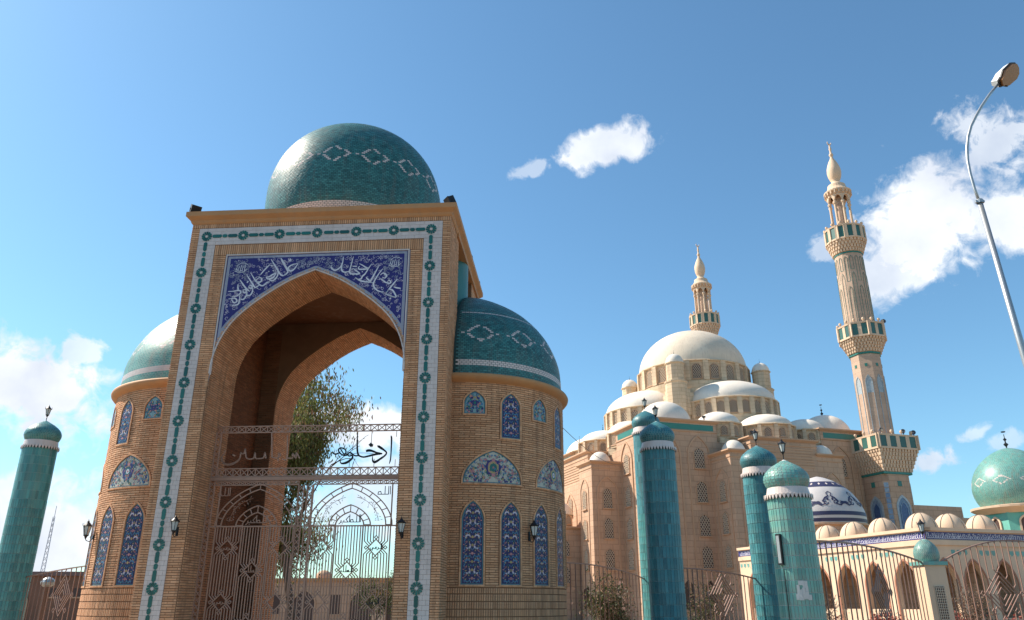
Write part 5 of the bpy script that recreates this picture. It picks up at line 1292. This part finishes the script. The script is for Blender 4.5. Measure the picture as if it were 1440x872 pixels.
for (pl, xs, L_, nm) in ((lw, xl, 18.3, 'left_wing'), (rw, xr, 19.0, 'right_wing')):
    wall_arches(nm, L_, xs, .82 if pl is lw else .76, 2.75, 3.95, 4.5, pl)
    m = MB()
    def bxp(s0, s1, d0, d1, z0, z1, mi=0, m=m, pl=pl):
        a = pl(s0, d0, z0); b = pl(s1, d1, z1); m.box(min(a[0], b[0]), min(a[1], b[1]), z0, max(a[0], b[0]), max(a[1], b[1]), z1, mi)
    bxp(-.0 if pl is lw else 0, L_, -.10, .3, 4.72, 4.98); bxp(0 if pl is lw else 0, L_, .0, .3, 4.5, 4.72); bxp(0, L_, .0, .3, 4.98, 5.48); bxp(-.16, L_, -.16, .3, 5.48, 5.66); m.build('entablature', CREAM, arc)
    m = MB(); bxp = None
    a = pl(0.02, -.012, 5.03); b = pl(L_, .0, 5.43); m.box(min(a[0], b[0]), min(a[1], b[1]), 5.03, max(a[0], b[0]), max(a[1], b[1]), 5.43); fz = m.build('frieze', NAVY, arc)
    m = MB(); rf = random.Random(2)
    F = lambda x, z, h, pl=pl: pl(x, -.012 - h, z)
    x = .1
    while x < L_ - .2:
        ht = rf.uniform(.12, .3); ribbon(m, [(x, 5.1), (x + rf.uniform(-.02, .02), 5.1 + ht)], .028, F, 0, .006)
        ribbon(m, [(x, 5.12), (x + .05, 5.08), (x + .13, 5.12), (x + .16, 5.2), (x + .1, 5.24)], .026, F, 0, .006)
        if rf.random() < .6: ribbon(m, spiral((x + .1, 5.33), .05, rf.uniform(0, 6), .7, 6), .02, F, 0, .006)
        if rf.random() < .5: blob(m, (x + .06, 5.2 + rf.uniform(0, .18)), .02, .02, F, 0, .007, 4)
        x += rf.uniform(.10, .17)
    m.build('lettering', [WHITEG], fz, fix=False, kind='stuff')
    for s_ in xs:
        for q in (-.55, .0, .55):
            m = MB(); c = s_ + 1.21 + q * .8; p = [(c - .14, 4.48), (c - .14, 4.27), (c - .07, 4.27), (c - .07, 4.2), (c + .07, 4.2), (c + .07, 4.27), (c + .14, 4.27), (c + .14, 4.48)]
            m.add([pl(x_, -.006, z_) for x_, z_ in p], [tuple(range(8))]); m.build('green_tile', TILE_G, arc, fix=False)
    m = MB()
    for s_ in xs:
        a = pl(s_ - .8, .1, 0); b = pl(s_ + .8, .25, 1.35 if pl is lw else .9); m.box(min(a[0], b[0]), min(a[1], b[1]), 0, max(a[0], b[0]), max(a[1], b[1]), b[2])
    m.build('low_parapet', CREAM, arc)
    m = MB(); a = pl(.4, 3.4, 0); b = pl(L_, 3.5, 5.4); m.box(min(a[0], b[0]), min(a[1], b[1]), 0, max(a[0], b[0]), max(a[1], b[1]), 5.4); m.build('inner_wall', PLAST, arc)
    m = MB(); a = pl(.3, .3, 5.3); b = pl(L_, 3.45, 5.6); m.box(min(a[0], b[0]), min(a[1], b[1]), 5.3, max(a[0], b[0]), max(a[1], b[1]), 5.45); m.build('roof', CREAM, arc)
def ribdome():
    m = MB(); n = 32; pr = [(.89, 5.3), (.91, 5.6)] + [(.91 * cos(i / 10 * pi / 2), 5.6 + 1.06 * sin(i / 10 * pi / 2)) for i in range(1, 10)] + [(.01, 6.66)]
    m.lathe(pr, n); me = m.mesh('small_dome', CREAM); me.polygons.foreach_set('use_smooth', [True] * len(me.polygons))
    r_ = MB()
    for i in range(8):
        a = i * pi / 4 + .2; r_.tube([((r + .012) * cos(a), (r + .012) * sin(a), z + .005) for r, z in pr[1:-1]], .018, 4)
    return me, r_.mesh('rib', RIBLINE)
dme, rme = ribdome()
for i, (x, y) in enumerate([(1.5, .1 + 2.55 * k + .15) for k in range(0, 7)] + [(3.5 + 2.42 * k - .05, 1.5) for k in range(0, 2)]):
    d = link('small_dome', dme, arc, (x + (0 if i else .0), y + (1.4 if i == 0 else 1.9 if i < 7 else 0) , 0)); link('ribs', rme, d)
# plinth wall, low planting at its foot
# ================================================================ blue and white dome pavilion
pv = thing('domed_pavilion', 'low pavilion with a white dome painted with blue bands and floral scrolls before the mosque', 'pavilion', (23.3, 60.0, 0), MR)
PR_ = 3.05
prf = [(PR_, 7.1), (PR_ * 1.01, 7.6), (PR_ * .97, 8.2), (PR_ * .86, 8.95), (PR_ * .68, 9.65), (PR_ * .42, 10.25), (PR_ * .18, 10.6), (.02, 10.75)]
PP = crom(prf, 6); m = MB(); m.lathe(PP, 64); o = m.build('dome', WHITEP := mat('painted_dome_white', (.52, .48, .46), .5, 0, .06, 2), pv, smooth=True)
BLUEP = mat('painted_dome_blue', (.035, .035, .085), .5, 0, .08, 2)
def dring(z0, z1, name):
    m = MB(); P_ = [(r + .015, z) for r, z in PP if z0 <= z <= z1]
    def rat(z):
        for (ra_, za_), (rb_, zb_) in zip(PP[:-1], PP[1:]):
            if za_ <= z <= zb_: return ra_ + (rb_ - ra_) * (z - za_) / (zb_ - za_)
    m.lathe([(rat(z0) + .015, z0)] + P_ + [(rat(z1) + .015, z1)], 64); m.build(name, BLUEP, pv, smooth=True); return rat
rat = dring(7.16, 7.4, 'blue_band'); dring(7.6, 7.88, 'blue_band'); dring(9.75, 10.2, 'blue_band')
def dfn(x, z, h, a0=0):
    r = rat(z) + .02 + h; a = a0 + x / (PR_ * .95); return (r * cos(a), r * sin(a), z)
m = MB()
for k in range(9):
    a0 = 2 * pi * k / 9 + .1; fn = lambda x, z, h, a0=a0: dfn(x, z, h, a0)
    for s_ in (-1, 1):
        ribbon(m, [(0, 9.35), (s_ * .2, 9.2), (s_ * .1, 9.0), (s_ * .35, 8.85), (s_ * .55, 8.6), (s_ * .4, 8.4), (s_ * .7, 8.3), (s_ * .95, 8.5)], .13, fn, 0, .01, taper=True)
        ribbon(m, spiral((s_ * .35, 8.5), .2, 0, 1, 8, s_), .07, fn, 0, .012); ribbon(m, spiral((s_ * .75, 8.45), .16, 2, 1, 8, -s_), .06, fn, 0, .012); blob(m, (s_ * .9, 8.5), .2, .11, fn, 0, .013); blob(m, (s_ * .18, 8.75), .08, .12, fn, 0, .012)
m.build('floral_scrolls', BLUEP, pv, fix=False)
m = MB()
for k in range(20): blob(m, (0, 10.0), .12, .10, lambda x, z, h, k=k: ((rat(z) + .04) * cos(k * pi / 10 + x * .45), (rat(z) + .04) * sin(k * pi / 10 + x * .45), z), 0, 0, 4)
m.build('white_lozenges', WTILE, pv, fix=False)
m = MB(); m.lathe([(PR_ - .1, 0), (PR_ - .1, 6.95)], 16); m.build('drum', PLAST, pv)
m = MB(); m.lathe([(PR_ - .1, 6.85), (PR_ + .15, 6.95), (PR_ + .15, 7.08), (PR_ - .1, 7.12)], 48); m.build('cornice', TRIM, pv)
for i in range(16):
    a = 2 * pi * (i + .5) / 16; window(pv, ((PR_ - .1) * cos(pi / 16) * cos(a), (PR_ - .1) * cos(pi / 16) * sin(a), 5.5), .7, 1.0, a + pi / 2)
# ================================================================ far turquoise dome on a mint drum
fd = thing('mint_pavilion', 'mint green pavilion at the right edge with a pale turquoise dome and white lozenges', 'pavilion', (36.0, 56.3, 0), radians(24))
m = MB(); m.lathe([(2.55, 0), (2.55, 7.7)], 8, phase=.25); m.build('drum', MINT, fd)
m = MB(); m.lathe([(2.5, 7.5), (2.7, 7.62), (3.1, 7.86), (3.12, 8.0), (2.4, 8.1)], 32); m.build('cornice', CREAM, fd)
dd = diamonds(9.72, 2.62, 10, .3, .5, .36, .075, .13)
dome_tiles(fd, [(2.35, 8.05), (2.62, 8.6), (2.75, 9.2), (2.68, 9.9), (2.4, 10.6), (1.95, 11.2), (1.3, 11.75), (.6, 12.1), (.02, 12.25)], (0, 0), .13, .075, TILE_G, dd, 'x', core=GROUT_W)
finial(fd, (0, 0), 12.2, 1.4)
for i in range(8):
    a = pi / 4 * i + pi / 8 + .25; nr = Vector((cos(a), sin(a))); tg = Vector((-sin(a), cos(a))); P0 = nr * (2.55 * cos(pi / 8)); panel_relief(fd, P0, tg, nr, .26, 5.9, 6.9, 7.2, CREAM, .12, .1, 'window', DARK)
m = MB(); m.box(-.9, -3.4, 0, 1.6, -2.2, 6.9); m.build('porch', CREAM, fd)
m = MB(); m.box(-1.0, -3.5, 6.9, 1.7, -2.2, 7.05); m.build('porch_cornice', CREAM, fd)
# tan wall behind the small domes
w_ = thing('tan_wing', 'plain tan wing of the mosque behind the small ribbed domes', 'building', (44.0, 80.5, 0), MR)
m = MB(); m.box(-4.2, 0, 0, 2.0, 10, 10.9); m.box(2.0, .5, 0, 6, 8, 9.9); m.build('wall', PLAST, w_)
# ================================================================ street lamp
sp_ = thing('street_lamp', 'tall galvanised street lamp with swan-neck arm and amber-lensed head at the right', 'street lamp', (9.68 + .07, 14.0, 0), 0)
m = MB(); m.tube([(0.12, 0, 0), (.05, 0, 3.5), (-.07, 0, 6.0), (-.205, 0, 9.28)], [.085, .075, .062, .05], 12); m.build('pole', STEEL, sp_, smooth=True)
m = MB(); m.lathe([(.07, 9.25), (.07, 9.32), (.05, 9.34)], 12, (-.205, 0)); m.box(-.30, -.03, 9.26, -.12, .03, 9.31); m.build('collar', STEEL, sp_)
m = MB(); m.tube(crom([(-.205, 0, 9.2), (-.27, 0, 9.8), (-.235, 0, 10.3), (-.14, 0, 10.75), (-.02, 0, 11.1), (.2, 0, 11.45), (.5, 0, 11.85), (.82, 0, 12.2)], 4) if False else [(-.205, 0, 9.2), (-.25, 0, 9.6), (-.262, 0, 9.95), (-.25, 0, 10.25), (-.20, 0, 10.55), (-.12, 0, 10.83), (0, 0, 11.1), (.15, 0, 11.34), (.33, 0, 11.6), (.55, 0, 11.88), (.85, 0, 12.22)], .03, 10); m.build('arm', STEEL, sp_, smooth=True)
ax = Vector((.62, 0, .78)).normalized() * 1.0; ax = Vector((.75, 0, .66)); ax.normalize(); upv = Vector((-.42, .70, .48)); upv = (upv - ax * upv.dot(ax)).normalized(); sdv = upv.cross(ax)
hd = MB(); hd.obox((0, 0, 0), (1, 0, 0), (0, 1, 0), (0, 0, 1))
def headshape(name, prof, zlo, zhi, mats, taper=.8):
    m = MB(); n = len(prof); vs = [(x, y, zlo) for x, y in prof] + [(x * .97 + .01, y * taper, zhi) for x, y in prof]
    m.add(vs, [tuple(range(n))[::-1], tuple(range(n, 2 * n))] + [(i, (i + 1) % n, n + (i + 1) % n, n + i) for i in range(n)])
    c = Vector((.80, 0, 12.18)); m.xf(lambda x, y, z: tuple(c + ax * x + sdv * y + upv * z)); return m.build(name, mats, sp_)
HP = [(0, -.08), (.08, -.11), (.2, -.2), (.5, -.21), (.62, -.14), (.66, 0), (.62, .14), (.5, .21), (.2, .2), (.08, .11), (0, .09)]
headshape('head_housing', HP, -.01, .14, LAMPH, .6); headshape('head_rim', [(x * .99, y * 1.03) for x, y in HP], -.05, -.012, BLACK, 1)
headshape('lens', [(x * .9 + .03, y * .88) for x, y in HP], -.10, -.052, LENS, 1.05)
# ================================================================ tree seen through the arch
def leafy(name, label, cat, base, h, crown, nleaf, lsize, mats, seed, droop=.5, trunk_r=.22, spread=1., weights=(.6, .4), group=None, prune=None):
    t = thing(name, label, cat, base, 0, group); r_ = random.Random(seed); tips = []; tr_ = MB()
    def grow(p, d, l, rad, lev):
        pts = [p]; q = Vector(p); dd = Vector(d)
        for i in range(5):
            dd = (dd + Vector((r_.uniform(-.22, .22), r_.uniform(-.22, .22), r_.uniform(-.08, .14) - (droop * .12 if lev > 2 else 0)))).normalized(); q = q + dd * (l / 5); pts.append(q.copy())
            if lev > 1: tips.append((q.copy(), lev))
        tr_.tube([tuple(x) for x in pts], [max(.008, rad * (1 - .12 * i)) for i in range(6)], 6 if lev < 2 else 4)
        if lev < 4:
            for k in range(3 if lev else 5):
                b = pts[r_.randint(2, 5)]; a = r_.uniform(0, 6.28); sp = r_.uniform(.35, .85) * spread
                nd = (dd + Vector((cos(a), sin(a), r_.uniform(-.1, .4))) * sp).normalized(); grow(b, nd, l * r_.uniform(.55, .8), rad * .5, lev + 1)
    grow(Vector((0, 0, 0)), (0, 0, 1), h * .36, trunk_r, 0); tr_.build('trunk', BARK, t, fix=False)
    zmx = max(p.z for p, _ in tips); sc_ = h / zmx if zmx > h else 1
    lf = [MB() for _ in mats]
    for _ in range(nleaf):
        p, lev = tips[r_.randint(0, len(tips) - 1)]; g_ = r_.random()
        if prune and p.z < prune[0] and p.x > prune[1] + .25 * (p.z - prune[0] + 4): continue
        q = p + Vector((r_.gauss(0, crown), r_.gauss(0, crown), r_.gauss(0, crown) - abs(r_.gauss(0, droop * crown * 1.5))))
        k = 0 if (p.x * .6 + p.z * .2 - h * .12 + r_.gauss(0, 1.2)) < weights[0] else 1
        k = min(k, len(mats) - 1)
        a = Vector((r_.uniform(-1, 1), r_.uniform(-1, 1), r_.uniform(-1.6, .3) - droop)).normalized() * lsize; b = a.orthogonal().normalized() * lsize * .15
        b.rotate(Matrix.Rotation(r_.uniform(0, 6), 3, a.normalized())); lf[k].add([tuple(q), tuple(q + a * .5 + b), tuple(q + a), tuple(q + a * .5 - b)], [(0, 1, 2, 3)])
    for k, l in enumerate(lf):
        if l.f: l.build('crown', mats[k], t, fix=False)
    return t
leafy('tree', 'tall wispy tree with drooping olive and russet foliage seen through the arch', 'tree', (-8.7, 33.0, 0), 14.0, .27, 42000, .19, [LEAF, LEAF2], 12, 1.2, .2, 1.1, (1.7, 0), prune=(9.5, -.3))
leafy('shrubby_tree', 'dense lower green tree left of the wispy tree behind the iron gate', 'tree', (-10.7, 34.5, 0), 10.4, .36, 34000, .19, [LEAF, LEAF2], 21, .9, .2, .8, (2.2, 0))
leafy('small_tree', 'small green tree near the right jamb behind the iron gate', 'tree', (-6.0, 36.0, 0), 3.9, .2, 2600, .12, [LEAF3], 5, .2, .06, .9, (9, 0))
leafy('dry_bush', 'dark leafy bush behind the first curved fence beside the right tower', 'bush', (2.9, 27.0, 0), 3.1, .22, 3200, .12, [LEAF3, LEAF2], 6, .1, .05, 1.1, (.6, 0))
leafy('dry_bush', 'sparse dry bush behind the fence between the turquoise pillars', 'bush', (6.2, 27.0, 0), 2.9, .2, 1500, .10, [LEAF3, LEAF2], 8, .1, .04, 1.1, (.2, 0))
leafy('dry_bush', 'sparse pale bush behind the fence at the right edge', 'bush', (13.9, 26.0, 0), 2.7, .2, 900, .09, [LEAF2], 9, .1, .04, 1.1, (.2, 0))
leafy('dry_bush', 'thin bush just right of the pale pillar behind the fence', 'bush', (9.1, 25.0, 0), 2.9, .14, 900, .09, [LEAF2], 10, .1, .04, .9, (.2, 0))
# red flower bed by the arcade
m = MB(); r_ = random.Random(3)
for _ in range(5000):
    x = r_.uniform(12.2, 19.5); y = 32 + r_.uniform(-.6, .6); z = abs(r_.gauss(.0, .25)) + .45 + .3 * sin(x * 2.3) ; a = Vector((r_.uniform(-1, 1), r_.uniform(-1, 1), r_.uniform(-1, 1))).normalized() * .09; b = a.orthogonal().normalized() * .05
    m.add([(x, y, z), tuple(Vector((x, y, z)) + a + b), tuple(Vector((x, y, z)) + a * 1.6), tuple(Vector((x, y, z)) + a - b)], [(0, 1, 2, 3)])
fb = m.build('flower_bed', FLOWER, None, kind='stuff', fix=False); fb['label'] = 'low red flowering bed in front of the arcade'; fb['category'] = 'flowers'
# ================================================================ buildings glimpsed behind the gate and the left fence
def hut(name, label, loc, rz, w, d, h, mats, winx=(), wz=1.0, wh=1.2, roof=ORANGE, ov=.15, arches=()):
    t = thing(name, label, 'building', loc, rz); m = MB(); m.box(0, 0, 0, w, d, h); m.build('wall', mats, t)
    m = MB(); m.box(-ov, -ov, h, w + ov, d + ov, h + .22); m.build('roof_edge', roof, t)
    for x in winx:
        m = MB(); m.box(x, -.02, wz, x + .7, .02, wz + wh); wn_ = m.build('window', DARK, t); m = MB(); m.box(x - .05, -.06, wz - .08, x + .75, -.005, wz - .001); m.build('sill', TRIM, wn_)
    for x in arches:
        m = MB(); m.prism(arch(.75, .0, 1.7, 2.5, n=6, cx=x), -.02, .02, axis='y'); dr = m.build('doorway', DARK, t)
        m = MB(); moulding(m, arch(.75, .0, 1.7, 2.5, n=6, cx=x), .1, lambda a, b, h_: (a, -.02 - h_, b), .04, closed=False); m.build('arch_rim', TRIM, dr)
    return t
hut('annex_building', 'low orange-roofed building across the courtyard behind the iron gate', (-17.5, 56, 0), radians(-8), 16, 5, 3.05, PLAST, (1.2, 5.4, 9.3), 1.0, 1.2, arches=(3.6, 7.6, 12.2))
hut('courtyard_wall', 'lower tan courtyard wall behind the iron gate at its right side', (-8.2, 49, 0), radians(-5), 6, .5, 2.2, CREAM, (), arches=(1.6, 4.2))
dk = thing('small_white_dome', 'small pale dome on the roof of the building behind the iron gate', 'dome', (-13.2, 57.5, 3.2), 0); dk.scale = (.55, .55, .55)
m = MB(); m.lathe([(1.0, 0), (1.0, .4)] + [(1.0 * cos(i / 8 * pi / 2), .4 + .8 * sin(i / 8 * pi / 2)) for i in range(1, 8)] + [(.01, 1.2)], 24); m.build('shell', TRIM, dk, smooth=True)
hut('brown_building', 'brown flat-roofed building behind the far left fence', (-36, 45, 0), radians(4), 14, 6, 3.1, mat('brown_render', (.22, .11, .07), .85, 0, .1, .8), (10.2, 11.6, 12.9), 2.0, .45, roof=mat('grey_brown_fascia', (.18, .12, .11), .8, 0, .1), arches=(8.5,))
hut('plant_room', 'boxy grey-brown rooftop block above the left fence', (-33.2, 46, 3.33), radians(4), 3.4, 3, .6, mat('grey_render', (.2, .15, .15), .85, 0, .1, 1), (), roof=MATS['grey_brown_fascia'], ov=.05)
m = MB(); sd = thing('striped_dome_cap', 'small grey ribbed dome on a post behind the far left fence', 'dome', (-16.95, 30.0, 0), 0)
m.lathe([(.12, 0), (.12, 2.2)], 8); m.build('post', MATS['brown_render'], sd); m = MB(); m.lathe([(.12, 2.2), (.22, 2.27), (.24, 2.36), (.2, 2.46), (.1, 2.52), (.01, 2.55)], 12); m.build('cap', STEEL, sd)
# far lattice mast and cable
tm = thing('radio_mast', 'thin far-off lattice radio mast above the left fence', 'mast', (-86, 150, 0), 0)
m = MB()
for (x, y) in ((-.5, -.4), (.5, -.4), (0, .5)): m.seg((x, y, 0), (x * .3, y * .3, 17), .1, .1)
for i in range(16):
    z = 1 + i; f = 1 - .7 * z / 17; m.seg((-.5 * f, -.4 * f, z), (.5 * f, -.4 * f, z + 1), .06, .06); m.seg((.5 * f, -.4 * f, z), (0, .5 * f, z + 1), .06, .06); m.seg((0, .5 * f, z), (-.5 * f, -.4 * f, z + 1), .06, .06)
m.seg((0, 0, 17), (0, 0, 19), .08, .08); m.build('lattice', mat('pale_mast_paint', (.55, .56, .6), .6, 0, .05), tm)
cb = thing('overhead_cable', 'thin black cable from the right tower cornice towards the mosque', 'cable', (1.3, 22, 0), 0)
m = MB(); m.tube([(.0 + 11 * t, 56 * t, 6.5 + 9.5 * t - 5 * t * (1 - t)) for t in [i / 16 for i in range(17)]], .012, 4); m.build('strand', BLACK, cb)
# birds
for i, (x, y, z, lab) in enumerate(((24.3, 46.7, 5.95, 'pigeon on the arcade roof beside the corner dome'), (20.2, 54.2, 5.75, 'pigeon perched on the arcade roof near the left small dome'))):
    t = thing('pigeon', lab, 'bird', (x, y, z), radians(40 * i)); m = MB()
    m.lathe([(.01, -.26), (.05, -.2), (.09, -.08), (.1, .03), (.07, .13), (.045, .17), (.06, .22), (.045, .27), (.01, .31)], 8); m.xf(lambda a, b, c: (c, b, a * 1.1 + (.12 if c > .12 else 0))); m.seg((-.2, 0, 0), (-.38, 0, -.03), .07, .02); m.seg((.02, .03, -.08), (.02, .03, -.16), .012, .012); m.seg((.02, -.03, -.08), (.02, -.03, -.16), .012, .012)
    m.build('body', SPKR, t, smooth=True)
# cleanup: nothing loaded, nothing hidden
